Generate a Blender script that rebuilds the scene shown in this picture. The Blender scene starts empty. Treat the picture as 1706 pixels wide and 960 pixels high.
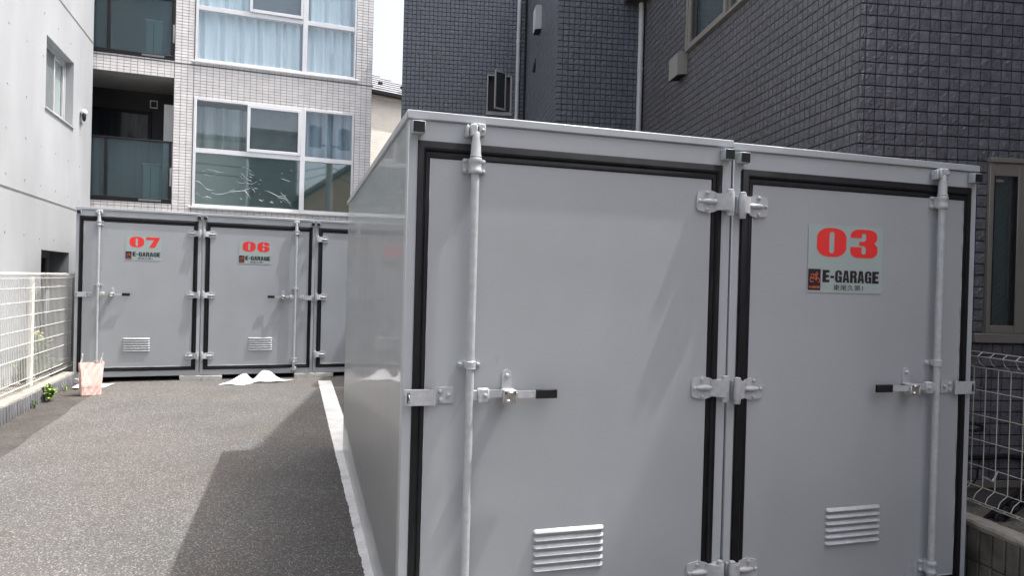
import bpy, bmesh, math, random
from mathutils import Vector, Matrix
R = math.radians
random.seed(7)
S = bpy.context.scene
COL = S.collection

# ------------------------------------------------------------------ camera, sky, sun, exposure
cam = bpy.data.objects.new('camera', bpy.data.cameras.new('camera'))
COL.objects.link(cam)
_az, _ax, _ay = -0.2933, -0.0074, -0.0266
_cz, _sz, _cx, _sx, _cy, _sy = math.cos(_az), math.sin(_az), math.cos(_ax), math.sin(_ax), math.cos(_ay), math.sin(_ay)
_M = (Matrix(((_cz, -_sz, 0), (_sz, _cz, 0), (0, 0, 1))) @ Matrix(((1, 0, 0), (0, _cx, -_sx), (0, _sx, _cx)))
      @ Matrix(((_cy, 0, _sy), (0, 1, 0), (-_sy, 0, _cy))))
_r, _f, _u = _M.col[0], _M.col[1], _M.col[2]
cam.matrix_world = Matrix(((_r[0], _u[0], -_f[0], -0.4019), (_r[1], _u[1], -_f[1], -2.7796),
                           (_r[2], _u[2], -_f[2], 1.5308), (0, 0, 0, 1)))
cam.data.sensor_fit = 'HORIZONTAL'
cam.data.sensor_width = 36
cam.data.lens = 36 * 1183.8 / 1706
cam.data.clip_start = 0.05
cam.data.clip_end = 2000
S.camera = cam

SUN = Vector((0.41, -0.052, 0.91)).normalized()
W = bpy.data.worlds.new('World')
S.world = W
W.use_nodes = True
wn, wl = W.node_tree.nodes, W.node_tree.links
sky = wn.new('ShaderNodeTexSky')
sky.sky_type = 'NISHITA'
sky.sun_disc = False
sky.sun_elevation = math.asin(SUN.z)
sky.sun_rotation = math.atan2(SUN.x, SUN.y)
sky.air_density = 0.8
sky.dust_density = 7.0
sky.ozone_density = 1.0
hsv = wn.new('ShaderNodeHueSaturation')            # thin summer haze: a paler, whiter sky all round
hsv.inputs['Saturation'].default_value = 0.68
hsv.inputs['Value'].default_value = 1.15
wl.new(sky.outputs[0], hsv.inputs['Color'])
wl.new(hsv.outputs[0], wn['Background'].inputs[0])
wn['Background'].inputs[1].default_value = 0.15
sun = bpy.data.objects.new('sun', bpy.data.lights.new('sun', 'SUN'))
sun.data.energy = 2.5
sun.data.angle = R(0.6)
sun.data.color = (1.0, 0.985, 0.96)
sun.rotation_euler = (-SUN).to_track_quat('-Z', 'Y').to_euler()
COL.objects.link(sun)
S.view_settings.view_transform = 'Standard'
S.view_settings.look = 'None'
S.view_settings.gamma = 1.0
S.view_settings.exposure = 1.4


# ------------------------------------------------------------------ materials
def mat(name, col, rough=0.5, metal=0.0, var=0.08, scale=6.0, stretch=(1, 1, 1), bump=0.0, bscale=60.0,
        bstretch=(1, 1, 1), coat=0.0, speck=0.0, speckscale=150.0, tint=None, tintscale=1.5, tintamt=0.5, rnd=0.0, spec=0.5, grains=0.0, rvar=0.0):
    m = bpy.data.materials.new(name)
    m.use_nodes = True
    n, l = m.node_tree.nodes, m.node_tree.links
    b = n['Principled BSDF']
    b.inputs['Roughness'].default_value = rough
    b.inputs['Metallic'].default_value = metal
    b.inputs['Coat Weight'].default_value = coat
    b.inputs['Specular IOR Level'].default_value = spec
    g = n.new('ShaderNodeNewGeometry')

    def noise(sc, st, detail=4.0):
        mp = n.new('ShaderNodeMapping')
        mp.inputs['Scale'].default_value = st
        l.new(g.outputs['Position'], mp.inputs['Vector'])
        t = n.new('ShaderNodeTexNoise')
        t.inputs['Scale'].default_value = sc
        t.inputs['Detail'].default_value = detail
        l.new(mp.outputs[0], t.inputs['Vector'])
        return t
    rgb = n.new('ShaderNodeRGB')
    rgb.outputs[0].default_value = (*col, 1)
    cur = rgb.outputs[0]
    if tint:
        t = noise(tintscale, (1, 1, 1), 5)
        rp = n.new('ShaderNodeMapRange')
        rp.inputs[1].default_value = 0.42
        rp.inputs[2].default_value = 0.68
        rp.inputs[4].default_value = tintamt
        l.new(t.outputs[0], rp.inputs[0])
        mx = n.new('ShaderNodeMix')
        mx.data_type = 'RGBA'
        l.new(rp.outputs[0], mx.inputs[0])
        l.new(cur, mx.inputs[6])
        mx.inputs[7].default_value = (*tint, 1)
        cur = mx.outputs[2]
    val = None

    def mulv(x):
        nonlocal val
        if val is None:
            val = x
        else:
            q = n.new('ShaderNodeMath')
            q.operation = 'MULTIPLY'
            l.new(val, q.inputs[0])
            l.new(x, q.inputs[1])
            val = q.outputs[0]

    def rng(x, amt, lo=0.3, hi=0.7):
        rp = n.new('ShaderNodeMapRange')
        rp.inputs[1].default_value = lo
        rp.inputs[2].default_value = hi
        rp.inputs[3].default_value = 1 - amt
        rp.inputs[4].default_value = 1 + amt
        l.new(x, rp.inputs[0])
        mulv(rp.outputs[0])
    if var:
        rng(noise(scale, stretch).outputs[0], var)
    if speck:
        v = n.new('ShaderNodeTexVoronoi')
        v.inputs['Scale'].default_value = speckscale
        l.new(g.outputs['Position'], v.inputs['Vector'])
        s2 = n.new('ShaderNodeSeparateColor')
        l.new(v.outputs['Color'], s2.inputs[0])
        rng(s2.outputs[0], speck, 0.0, 1.0)
        if grains:                                     # sparse pale stones in the mix
            rp = n.new('ShaderNodeMapRange')
            rp.inputs[1].default_value = 0.80
            rp.inputs[2].default_value = 0.88
            rp.inputs[3].default_value = 0.92
            rp.inputs[4].default_value = 1 + grains
            l.new(s2.outputs[1], rp.inputs[0])
            mulv(rp.outputs[0])
    if rnd:
        oi = n.new('ShaderNodeObjectInfo')
        rng(oi.outputs['Random'], rnd, 0, 1)
    if val is not None:
        mx = n.new('ShaderNodeVectorMath')
        mx.operation = 'SCALE'
        l.new(cur, mx.inputs[0])
        l.new(val, mx.inputs['Scale'])
        cur = mx.outputs[0]
    l.new(cur, b.inputs['Base Color'])
    if rvar:                                           # uneven gloss: dust and wiped areas
        rp = n.new('ShaderNodeMapRange')
        rp.inputs[1].default_value = 0.3
        rp.inputs[2].default_value = 0.7
        rp.inputs[3].default_value = rough - rvar
        rp.inputs[4].default_value = rough + rvar
        l.new(noise(2.6, (1.6, 1.6, .5), 6).outputs[0], rp.inputs[0])
        l.new(rp.outputs[0], b.inputs['Roughness'])
    if bump:
        t = noise(bscale, bstretch, 3)
        bp = n.new('ShaderNodeBump')
        bp.inputs['Strength'].default_value = 1.0
        bp.inputs['Distance'].default_value = bump
        l.new(t.outputs[0], bp.inputs['Height'])
        l.new(bp.outputs[0], b.inputs['Normal'])
    return m


def glass_mat(name, tint=(0.9, 0.95, 0.95), rough=0.02, refl=0.12, film=None):
    m = bpy.data.materials.new(name)
    m.use_nodes = True
    n, l = m.node_tree.nodes, m.node_tree.links
    n.remove(n['Principled BSDF'])
    tr = n.new('ShaderNodeBsdfDiffuse' if film else 'ShaderNodeBsdfTransparent')
    tr.inputs[0].default_value = (*(film or tint), 1)
    gl = n.new('ShaderNodeBsdfGlossy')
    gl.inputs['Roughness'].default_value = rough
    fr = n.new('ShaderNodeLayerWeight')
    fr.inputs[0].default_value = 0.5
    pw = n.new('ShaderNodeMath')
    pw.operation = 'POWER'
    pw.inputs[1].default_value = 4.0
    l.new(fr.outputs['Facing'], pw.inputs[0])
    ad = n.new('ShaderNodeMath')
    ad.operation = 'MULTIPLY_ADD'
    ad.inputs[1].default_value = 0.75
    ad.inputs[2].default_value = refl
    ad.use_clamp = True
    l.new(pw.outputs[0], ad.inputs[0])
    mx = n.new('ShaderNodeMixShader')
    l.new(ad.outputs[0], mx.inputs[0])
    l.new(tr.outputs[0], mx.inputs[1])
    l.new(gl.outputs[0], mx.inputs[2])
    l.new(mx.outputs[0], n['Material Output'].inputs[0])
    return m


M = {
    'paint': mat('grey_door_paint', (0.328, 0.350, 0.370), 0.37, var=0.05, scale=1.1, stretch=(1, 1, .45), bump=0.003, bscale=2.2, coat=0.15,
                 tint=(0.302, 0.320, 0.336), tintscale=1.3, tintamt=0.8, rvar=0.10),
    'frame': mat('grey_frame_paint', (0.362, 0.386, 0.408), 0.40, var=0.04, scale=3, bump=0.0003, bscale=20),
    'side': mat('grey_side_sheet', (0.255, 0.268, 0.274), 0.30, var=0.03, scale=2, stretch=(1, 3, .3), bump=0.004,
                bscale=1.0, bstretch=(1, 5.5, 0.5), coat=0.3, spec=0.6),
    'hardware': mat('grey_hardware_paint', (0.380, 0.396, 0.412), 0.36, var=0.11, scale=34, rvar=0.12, bump=0.0006, bscale=120),
    'zinc': mat('zinc_plate', (0.55, 0.55, 0.54), 0.3, metal=0.9, var=0.15, scale=60),
    'rubber': mat('black_rubber', (0.008, 0.008, 0.010), 0.5, spec=0.25, var=0.35, scale=8, stretch=(4, 4, 1), bump=0.0006, bscale=30),
    'plastic': mat('black_plastic', (0.012, 0.012, 0.014), 0.55, spec=0.25, var=0.3, scale=40, bump=0.0008, bscale=200),
    'red': mat('red_print', (0.72, 0.03, 0.03), 0.4, var=0.03),
    'black': mat('black_print', (0.012, 0.012, 0.014), 0.4, var=0.1),
    'orange': mat('orange_print', (0.55, 0.11, 0.06), 0.4, var=0.1),
    'sticker': mat('pale_sticker', (0.32, 0.38, 0.375), 0.35, var=0.03, scale=4),
    'asphalt': mat('asphalt', (0.0765, 0.0745, 0.0715), 0.85, var=0.13, scale=1.6, bump=0.006, bscale=130, speck=0.36, grains=1.35,
                   speckscale=150, tint=(0.080, 0.0705, 0.063), tintscale=0.9, tintamt=0.75),
    'old_asphalt': mat('old_asphalt', (0.050, 0.0445, 0.040), 0.9, var=0.22, scale=4, bump=0.006, bscale=90, speck=0.4,
                       speckscale=90),
    'line': mat('white_line_paint', (0.70, 0.70, 0.69), 0.65, var=0.1, scale=9, bump=0.003, bscale=120, speck=0.08,
                speckscale=120, tint=(0.50, 0.50, 0.49), tintscale=6, tintamt=0.6),
    'concrete': mat('white_concrete', (0.310, 0.322, 0.336), 0.75, var=0.10, scale=1.2, stretch=(1, 1, .35), bump=0.0012, bscale=40,
                    tint=(0.280, 0.290, 0.302), tintscale=0.8, tintamt=0.6),
    'groove': mat('joint_groove', (0.16, 0.15, 0.14), 0.9, var=0.2),
    'block': mat('grey_concrete_block', (0.125, 0.128, 0.138), 0.9, var=0.12, scale=9, bump=0.003, bscale=90, rnd=0.12),
    'cap_concrete': mat('pale_mortar_cap', (0.235, 0.225, 0.20), 0.9, var=0.2, scale=14, bump=0.004, bscale=60),
    'dark_block': mat('weathered_block', (0.115, 0.108, 0.095), 0.9, var=0.35, scale=10, bump=0.004, bscale=70,
                      tint=(0.06, 0.055, 0.045), tintscale=7, tintamt=0.9, rnd=0.15),
    'support': mat('support_block', (0.42, 0.41, 0.38), 0.9, var=0.15, scale=12, bump=0.003, bscale=90),
    'wire': mat('white_fence_wire', (0.74, 0.74, 0.72), 0.45, var=0.05),
    'wire2': mat('cream_fence_wire', (0.36, 0.345, 0.31), 0.5, var=0.1),
    'post': mat('cream_fence_post', (0.70, 0.69, 0.62), 0.5, var=0.05),
    'tile_dark': mat('dark_tile', (0.112, 0.114, 0.129), 0.26, var=0.14, scale=14, bump=0.012, bscale=42, spec=0.75,
                     tint=(0.080, 0.081, 0.088), tintscale=0.8, tintamt=0.6),
    'tile_dark_single': mat('dark_tile_single', (0.112, 0.113, 0.127), 0.26, var=0.14, scale=14, bump=0.012, bscale=42,
                            spec=0.75, rnd=0.17),
    'tile_side': mat('dark_tile_side', (0.090, 0.090, 0.095), 0.42, var=0.16, scale=16, bump=0.005, bscale=40, spec=0.5,
                     tint=(0.074, 0.074, 0.076), tintscale=0.9, tintamt=0.6),
    'tile_side_single': mat('dark_tile_side_single', (0.090, 0.090, 0.095), 0.42, var=0.10, scale=16, bump=0.005, bscale=40, rnd=0.14),
    'tile_far': mat('dark_tile_far', (0.090, 0.095, 0.110), 0.34, var=0.16, scale=15, bump=0.008, bscale=36, spec=0.6),
    'mortar_dark': mat('dark_joint', (0.013, 0.013, 0.016), 0.9, var=0.1),
    'tile_white': mat('white_tile', (0.68, 0.66, 0.645), 0.45, var=0.09, scale=9, stretch=(.5, 1, 1), bump=0.0006, bscale=60),
    'mortar_white': mat('grey_joint', (0.22, 0.21, 0.21), 0.9, var=0.1),
    'alu': mat('white_window_frame', (0.62, 0.63, 0.64), 0.4, var=0.03),
    'alu_dim': mat('grey_white_window_frame', (0.43, 0.44, 0.44), 0.4, var=0.03),
    'bronze': mat('beige_window_frame', (0.19, 0.173, 0.15), 0.4, var=0.05),
    'grey_alu': mat('grey_window_frame', (0.27, 0.265, 0.255), 0.4, var=0.06),
    'dark_frame': mat('black_window_frame', (0.012, 0.012, 0.014), 0.5, spec=0.2, var=0.1),
    'glass': glass_mat('window_glass', (0.86, 0.955, 0.985), 0.015, 0.10),
    'glass_dark': glass_mat('dark_window_glass', (0.74, 0.82, 0.82), 0.02, 0.13),
    'glass_shade': glass_mat('shaded_balcony_glass', (0.7, 0.78, 0.78), 0.04, 0.03),
    'frosted': mat('frosted_teal_glass', (0.062, 0.092, 0.10), 0.16, var=0.10, scale=1.6, stretch=(1.5, 1, .4), spec=0.6),
    'curtain': mat('pale_curtain', (0.66, 0.69, 0.71), 0.9, var=0.05, scale=3, stretch=(8, 8, .3)),
    'curtain_dull': mat('grey_sheer_curtain', (0.32, 0.345, 0.35), 0.9, var=0.12, scale=4, stretch=(8, 8, .5)),
    'curtain_sky_tint': mat('sky_tinted_curtain', (0.32, 0.38, 0.46), 0.9, var=0.08, scale=3, stretch=(8, 8, .3)),  # blue of the sky reflection put into the curtain colour
    'cabinet': mat('pale_cabinet', (0.78, 0.78, 0.66), 0.5, var=0.05),
    'room': mat('room_shade', (0.12, 0.125, 0.125), 0.9, var=0.2, scale=2),
    'screen': mat('grey_insect_screen', (0.13, 0.145, 0.155), 0.6, var=0.1),
    'film': mat('peeling_film', (0.40, 0.44, 0.44), 0.35, var=0.1, scale=20),
    'film_sheet': glass_mat('dull_film_sheet', rough=0.035, refl=0.36, film=(0.125, 0.165, 0.155)),
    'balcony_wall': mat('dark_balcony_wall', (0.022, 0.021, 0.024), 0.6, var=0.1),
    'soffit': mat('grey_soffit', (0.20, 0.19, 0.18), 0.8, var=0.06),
    'cream': mat('cream_siding', (0.86, 0.83, 0.75), 0.8, var=0.04, bump=0.006, bscale=9, bstretch=(.3, .3, 5)),
    'slate': mat('grey_roof_slate', (0.22, 0.225, 0.24), 0.7, var=0.1, scale=5, bump=0.004, bscale=40),
    'pipe': mat('pale_grey_pipe', (0.42, 0.42, 0.415), 0.45, var=0.05),
    'box_grey': mat('taupe_vent_cover', (0.23, 0.22, 0.195), 0.5, var=0.05),
    'foundation': mat('grey_foundation', (0.13, 0.13, 0.13), 0.85, var=0.12, scale=4, bump=0.001, bscale=60),
    'soil': mat('sandy_soil', (0.16, 0.145, 0.12), 0.95, var=0.3, scale=7, bump=0.01, bscale=30, speck=0.3, speckscale=60),
    'eave': mat('brown_eave', (0.055, 0.04, 0.03), 0.6, var=0.1),
    'white_plastic': mat('white_plastic', (0.70, 0.70, 0.69), 0.4, var=0.03),
    'paper': mat('white_paper', (0.60, 0.60, 0.61), 0.8, var=0.02, bump=0.001, bscale=25),
    'pink': mat('pink_kraft_paper', (0.70, 0.49, 0.44), 0.8, var=0.03, scale=9, bump=0.005, bscale=11,
                tint=(0.72, 0.53, 0.48), tintscale=5, tintamt=0.4),
    'handle_white': mat('white_paper_cord', (0.75, 0.73, 0.72), 0.8, var=0.05),
    'leaf': mat('weed_leaf', (0.20, 0.30, 0.07), 0.6, var=0.3, scale=30, spec=0.3),
    'leaf_far': mat('dull_leaf', (0.12, 0.19, 0.06), 0.6, var=0.3, scale=25, spec=0.3),  # darker, duller green than the bright weed's leaf
    'flower': mat('yellow_flower', (0.55, 0.50, 0.20), 0.7, var=0.1),
    'steel': mat('bright_steel', (0.6, 0.6, 0.62), 0.25, metal=1.0, var=0.1),
    'ring': mat('dark_grey_plastic', (0.05, 0.05, 0.053), 0.4, var=0.3, scale=60),
    'dull_steel': mat('dull_steel', (0.36, 0.36, 0.38), 0.5, metal=0.6, var=0.2),
    'pole': mat('grey_utility_pole', (0.30, 0.295, 0.28), 0.9, var=0.1, scale=3),
    'brown': mat('brown_house_wall', (0.45, 0.30, 0.19), 0.8, var=0.1),
    'pale_wall': mat('pale_house_wall', (0.82, 0.85, 0.78), 0.8, var=0.05),
    'roof_dark': mat('dark_house_roof', (0.05, 0.05, 0.055), 0.7, var=0.1),
}


def partly_clear(m, amt):
    n, l = m.node_tree.nodes, m.node_tree.links
    tr = n.new('ShaderNodeBsdfTransparent')
    tr.inputs[0].default_value = (.75, .9, .95, 1)
    mx = n.new('ShaderNodeMixShader')
    mx.inputs[0].default_value = amt
    l.new(n['Principled BSDF'].outputs[0], mx.inputs[1])
    l.new(tr.outputs[0], mx.inputs[2])
    l.new(mx.outputs[0], n['Material Output'].inputs[0])


partly_clear(M['frosted'], .5)


# ------------------------------------------------------------------ mesh builder
class MB:
    def __init__(s):
        s.v, s.f, s.smooth = [], [], False

    def add(s, verts, faces):
        o = len(s.v)
        s.v += [tuple(p) for p in verts]
        s.f += [tuple(i + o for i in q) for q in faces]
        return s

    def box(s, x0, x1, y0, y1, z0, z1, c=0.0):
        if x0 > x1: x0, x1 = x1, x0
        if y0 > y1: y0, y1 = y1, y0
        if z0 > z1: z0, z1 = z1, z0
        c = min(c, (x1 - x0) * .45, (y1 - y0) * .45, (z1 - z0) * .45)
        if c <= 1e-5:
            return s.add([(x0, y0, z0), (x1, y0, z0), (x1, y1, z0), (x0, y1, z0), (x0, y0, z1), (x1, y0, z1), (x1, y1, z1), (x0, y1, z1)],
                         [(0, 3, 2, 1), (4, 5, 6, 7), (0, 1, 5, 4), (1, 2, 6, 5), (2, 3, 7, 6), (3, 0, 4, 7)])
        V, idx = [], {}
        for i in (0, 1):
            for j in (0, 1):
                for k in (0, 1):
                    P = ((x0, x1)[i], (y0, y1)[j], (z0, z1)[k])
                    I = (c if i == 0 else -c, c if j == 0 else -c, c if k == 0 else -c)
                    for a in range(3):
                        q = [P[b] if b == a else P[b] + I[b] for b in range(3)]
                        idx[(i, j, k, a)] = len(V)
                        V.append(q)
        F = []
        for k in (0, 1):
            F.append([idx[(i, j, k, 2)] for i, j in ((0, 0), (1, 0), (1, 1), (0, 1))])
            F.append([idx[(k, i, j, 0)] for i, j in ((0, 0), (1, 0), (1, 1), (0, 1))])
            F.append([idx[(i, k, j, 1)] for i, j in ((0, 0), (1, 0), (1, 1), (0, 1))])
        for a, b, d in ((0, 1, 2), (1, 0, 2), (2, 0, 1)):
            for p in (0, 1):
                for q in (0, 1):
                    def key(t, ax):
                        w = [0, 0, 0]
                        w[a], w[b], w[d] = t, p, q
                        return idx[(*w, ax)]
                    F.append([key(0, b), key(1, b), key(1, d), key(0, d)])
        for i in (0, 1):
            for j in (0, 1):
                for k in (0, 1):
                    F.append([idx[(i, j, k, 0)], idx[(i, j, k, 1)], idx[(i, j, k, 2)]])
        return s.add(V, F)

    def prism(s, poly, axis, t0, t1):
        """poly of 2-D points extruded along axis: 'y' -> (x,z), 'x' -> (y,z), 'z' -> (x,y)"""
        n = len(poly)

        def P(p, t):
            return {'y': (p[0], t, p[1]), 'x': (t, p[0], p[1]), 'z': (p[0], p[1], t)}[axis]
        V = [P(p, t0) for p in poly] + [P(p, t1) for p in poly]
        F = [tuple(range(n)), tuple(range(2 * n - 1, n - 1, -1))] + [(i, i + n, (i + 1) % n + n, (i + 1) % n) for i in range(n)]
        return s.add(V, F)

    def lathe(s, prof, c, axis='z', n=14):
        """prof: list of (r, t) along the axis from centre c"""
        V, F = [], []
        for r, t in prof:
            for i in range(n):
                a = 2 * math.pi * i / n
                u, w = r * math.cos(a), r * math.sin(a)
                V.append({'z': (c[0] + u, c[1] + w, c[2] + t), 'y': (c[0] + u, c[1] + t, c[2] + w), 'x': (c[0] + t, c[1] + u, c[2] + w)}[axis])
        m = len(prof)
        for j in range(m - 1):
            for i in range(n):
                F.append((j * n + i, j * n + (i + 1) % n, (j + 1) * n + (i + 1) % n, (j + 1) * n + i))
        F.append(tuple(range(n)))
        F.append(tuple(range((m - 1) * n, m * n)))
        return s.add(V, F)

    def tube(s, pts, r, n=6):
        pts = [Vector(p) for p in pts]
        rs = r if isinstance(r, (list, tuple)) else [r] * len(pts)
        V, F = [], []
        for i, p in enumerate(pts):
            d = (pts[min(i + 1, len(pts) - 1)] - pts[max(i - 1, 0)]).normalized()
            up = Vector((0, 0, 1)) if abs(d.z) < 0.9 else Vector((0, 1, 0))
            x = d.cross(up).normalized()
            y = x.cross(d)
            for k in range(n):
                a = 2 * math.pi * k / n
                V.append(p + rs[i] * (math.cos(a) * x + math.sin(a) * y))
        for i in range(len(pts) - 1):
            for k in range(n):
                F.append((i * n + k, i * n + (k + 1) % n, (i + 1) * n + (k + 1) % n, (i + 1) * n + k))
        F.append(tuple(range(n)))
        F.append(tuple(range((len(pts) - 1) * n, len(pts) * n)))
        return s.add(V, F)

    def ellipsoid(s, c, r, nu=12, nv=8):
        V, F = [], []
        for j in range(nv + 1):
            t = math.pi * j / nv
            for i in range(nu):
                a = 2 * math.pi * i / nu
                V.append((c[0] + r[0] * math.sin(t) * math.cos(a), c[1] + r[1] * math.sin(t) * math.sin(a), c[2] + r[2] * math.cos(t)))
        for j in range(nv):
            for i in range(nu):
                F.append((j * nu + i, j * nu + (i + 1) % nu, (j + 1) * nu + (i + 1) % nu, (j + 1) * nu + i))
        return s.add(V, F)

    def quad(s, a, b, c, d):
        return s.add([a, b, c, d], [(0, 1, 2, 3)])

    def mesh(s, name, m, smooth=True, recalc=True):
        me = bpy.data.meshes.new(name)
        me.from_pydata(s.v, [], s.f)
        if recalc:
            bm = bmesh.new()
            bm.from_mesh(me)
            bmesh.ops.remove_doubles(bm, verts=bm.verts, dist=1e-6)
            bmesh.ops.recalc_face_normals(bm, faces=bm.faces)
            bm.to_mesh(me)
            bm.free()
        if smooth:
            me.polygons.foreach_set('use_smooth', [True] * len(me.polygons))
            me.set_sharp_from_angle(angle=R(38))
        me.materials.append(m)
        return me

    def build(s, name, m, parent=None, smooth=True, recalc=True, **props):
        return link(name, s.mesh(name, m, smooth, recalc), parent, **props)


def link(name, me, parent=None, loc=(0, 0, 0), rot=(0, 0, 0), **props):
    o = bpy.data.objects.new(name, me)
    COL.objects.link(o)
    o.parent = parent
    o.location = loc
    o.rotation_euler = rot
    for k, v in props.items():
        o[k] = v
    return o


def thing(name, label, cat, loc=(0, 0, 0), rz=0.0, group=None):
    o = link(name, None, None, loc, (0, 0, rz))
    o.empty_display_size = 0.1
    o['label'] = label
    o['category'] = cat
    if group:
        o['group'] = group
    return o


def tag(o, label, cat, group=None):
    o['label'] = label
    o['category'] = cat
    if group:
        o['group'] = group
    return o


def holed_wall(mb, plane, c, a0, a1, z0, z1, holes, inward, depth):
    """a wall sheet with rectangular openings; plane 'xz' at y=c or 'yz' at x=c; reveals run `depth` along `inward`(+1/-1)"""
    A = sorted({a0, a1, *[min(max(h[i], a0), a1) for h in holes for i in (0, 1)]})
    Z = sorted({z0, z1, *[min(max(h[i], z0), z1) for h in holes for i in (2, 3)]})

    def P(a, z, d=0.0):
        return (a, c + inward * d, z) if plane == 'xz' else (c + inward * d, a, z)
    for i in range(len(A) - 1):
        for j in range(len(Z) - 1):
            am, zm = (A[i] + A[i + 1]) / 2, (Z[j] + Z[j + 1]) / 2
            if any(h[0] < am < h[1] and h[2] < zm < h[3] for h in holes):
                continue
            mb.quad(P(A[i], Z[j]), P(A[i + 1], Z[j]), P(A[i + 1], Z[j + 1]), P(A[i], Z[j + 1]))
    for h in holes:
        p0, p1, q0, q1 = max(h[0], a0), min(h[1], a1), max(h[2], z0), min(h[3], z1)
        for (s, t) in (((p0, q0), (p1, q0)), ((p1, q0), (p1, q1)), ((p1, q1), (p0, q1)), ((p0, q1), (p0, q0))):
            mb.quad(P(*s), P(*t), P(*t, depth), P(*s, depth))
    return mb


# ------------------------------------------------------------------ ground
def gz(y):
    return 0.0124 * min(max(y, -4.0), 9.0)


g = MB()
xs = [-400, -60, -12, -6, -3, 0, 3, 6, 12, 60, 400]
ys = [-400, -60, -12, -4, -2, 0, 2, 4, 6, 9, 15, 60, 400]
for y in ys:
    for x in xs:
        g.v.append((x, y, gz(y)))
nx = len(xs)
for j in range(len(ys) - 1):
    for i in range(nx - 1):
        g.f.append((j * nx + i, j * nx + i + 1, (j + 1) * nx + i + 1, (j + 1) * nx + i))
g.build('ground', M['old_asphalt'], kind='structure', smooth=False)
# newer asphalt laid over the old one, its left border visible in the photograph
g = MB()
ysl = [-4 + 0.13 * k for k in range(96)]
for y in ysl:
    xl = -2.487 - 0.0285 * y + 0.012 * math.sin(y * 5.1) + random.uniform(-.006, .006)
    g.v += [(xl - .012, y, gz(y)), (xl, y, gz(y) + .007), (2.72 + .12 * y if y < 2 else 2.96, y, gz(y) + .007)]
for j in range(len(ysl) - 1):
    a = 3 * j
    g.f += [(a, a + 1, a + 4, a + 3), (a + 1, a + 2, a + 5, a + 4)]
g.build('parking_lot', M['asphalt'], kind='structure', smooth=False)
LOT = 0.007
# white parking line with a chipped left edge
g = MB()
yy = -1.4
rows = []
while yy < 7.40:
    xl = -0.037 - 0.0083 * yy
    near = max(0.0, 1 - max(yy, 0) / 5.0)
    rows.append((xl + (random.uniform(-.003, .010) + (random.random() < .12) * random.uniform(.003, .013)) * (.12 + .85 * near),
                 xl + 0.178 - 0.0004 * yy + random.uniform(-.004, .004), yy))
    yy += random.uniform(0.012, 0.05) if yy < 4 else random.uniform(.04, .09)
for x0, x1, y in rows:
    g.v += [(x0, y, gz(y) + LOT + .004), (x1, y, gz(y) + LOT + .004)]
for j in range(len(rows) - 1):
    g.f.append((2 * j, 2 * j + 1, 2 * j + 3, 2 * j + 2))
tag(g.build('parking_line', M['line'], smooth=False), 'white painted parking line running along the left side of the near grey container', 'road marking')


# ------------------------------------------------------------------ lettering (flat print on the stickers)
def arc(cx, cz, rx, rz, a0, a1, n=7):
    return [(cx + rx * math.cos(R(a0 + (a1 - a0) * i / n)), cz + rz * math.sin(R(a0 + (a1 - a0) * i / n))) for i in range(n + 1)]


def rrect(x0, x1, z0, z1, rx, rz):
    return arc(x1 - rx, z1 - rz, rx, rz, 0, 90) + arc(x0 + rx, z1 - rz, rx, rz, 90, 180) + arc(x0 + rx, z0 + rz, rx, rz, 180, 270) + arc(x1 - rx, z0 + rz, rx, rz, 270, 360)


GLYPH = {
    '0': [rrect(0, 1, 0, 1, .42, .34), rrect(.42, .585, .13, .87, .08, .07)],
    '3': [[(0, .70), (0, .80)] + arc(.30, .78, .30, .22, 180, 90)[1:] + arc(.68, .78, .30, .22, 90, 0) + [(.98, .66), (.88, .525), (1, .40), (1, .24)]
          + arc(.70, .23, .30, .23, 0, -90)[1:] + arc(.30, .23, .30, .23, 270, 180) + [(0, .38), (.41, .38), (.41, .20)]
          + arc(.49, .20, .08, .07, 180, 360) + [(.57, .36), (.50, .43), (.32, .43), (.32, .58), (.50, .58), (.57, .64), (.57, .80)]
          + arc(.49, .80, .08, .07, 0, 180) + [(.41, .70)]],
    '6': [[(1, .66), (1, .78)] + arc(.70, .76, .30, .24, 0, 90)[1:] + arc(.40, .68, .40, .32, 90, 180) + [(0, .34)] + arc(.40, .32, .40, .32, 180, 270)
          + arc(.64, .28, .36, .28, 270, 360) + [(1, .40)] + arc(.72, .40, .28, .18, 0, 90)[1:] + [(.43, .58), (.43, .80)]
          + arc(.505, .80, .075, .07, 180, 0) + [(.58, .66)], rrect(.43, .58, .13, .46, .07, .06)],
    '7': [[(0, 1), (1, 1), (1, .82), (.66, 0), (.24, 0), (.58, .74), (0, .74)]],
    'E': [[(0, 0), (1, 0), (1, .21), (.52, .21), (.52, .40), (.92, .40), (.92, .60), (.52, .60), (.52, .79), (1, .79), (1, 1), (0, 1)]],
    '-': [[(.05, .34), (.95, .34), (.95, .54), (.05, .54)]],
    'G': [[(1, .62), (1, .76)] + arc(.6, .74, .40, .26, 0, 90)[1:] + arc(.4, .74, .40, .26, 90, 180) + arc(.4, .26, .40, .26, 180, 270) + [(.55, 0), (.68, .07), (.74, 0), (1, 0),
          (1, .53), (.50, .53), (.50, .37), (.60, .37), (.60, .22)] + arc(.5, .22, .1, .07, 0, -180)[1:] + [(.40, .78)] + arc(.5, .78, .1, .07, 180, 0)[1:] + [(.60, .62)]],
    'A': [[(0, 0), (.36, 0), (.39, .19), (.61, .19), (.64, 0), (1, 0), (.76, 1), (.24, 1)], [(.42, .36), (.58, .36), (.50, .80)]],
    'R': [[(0, 0), (.40, 0), (.40, .42), (.52, .42), (.60, .36), (.60, 0), (1, 0), (1, .36), (.94, .46), (.84, .52), (.95, .58), (1, .68)] + arc(.70, .74, .30, .26, 0, 90)
          + [(0, 1)], rrect(.40, .60, .60, .82, .06, .06)],
}


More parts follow.
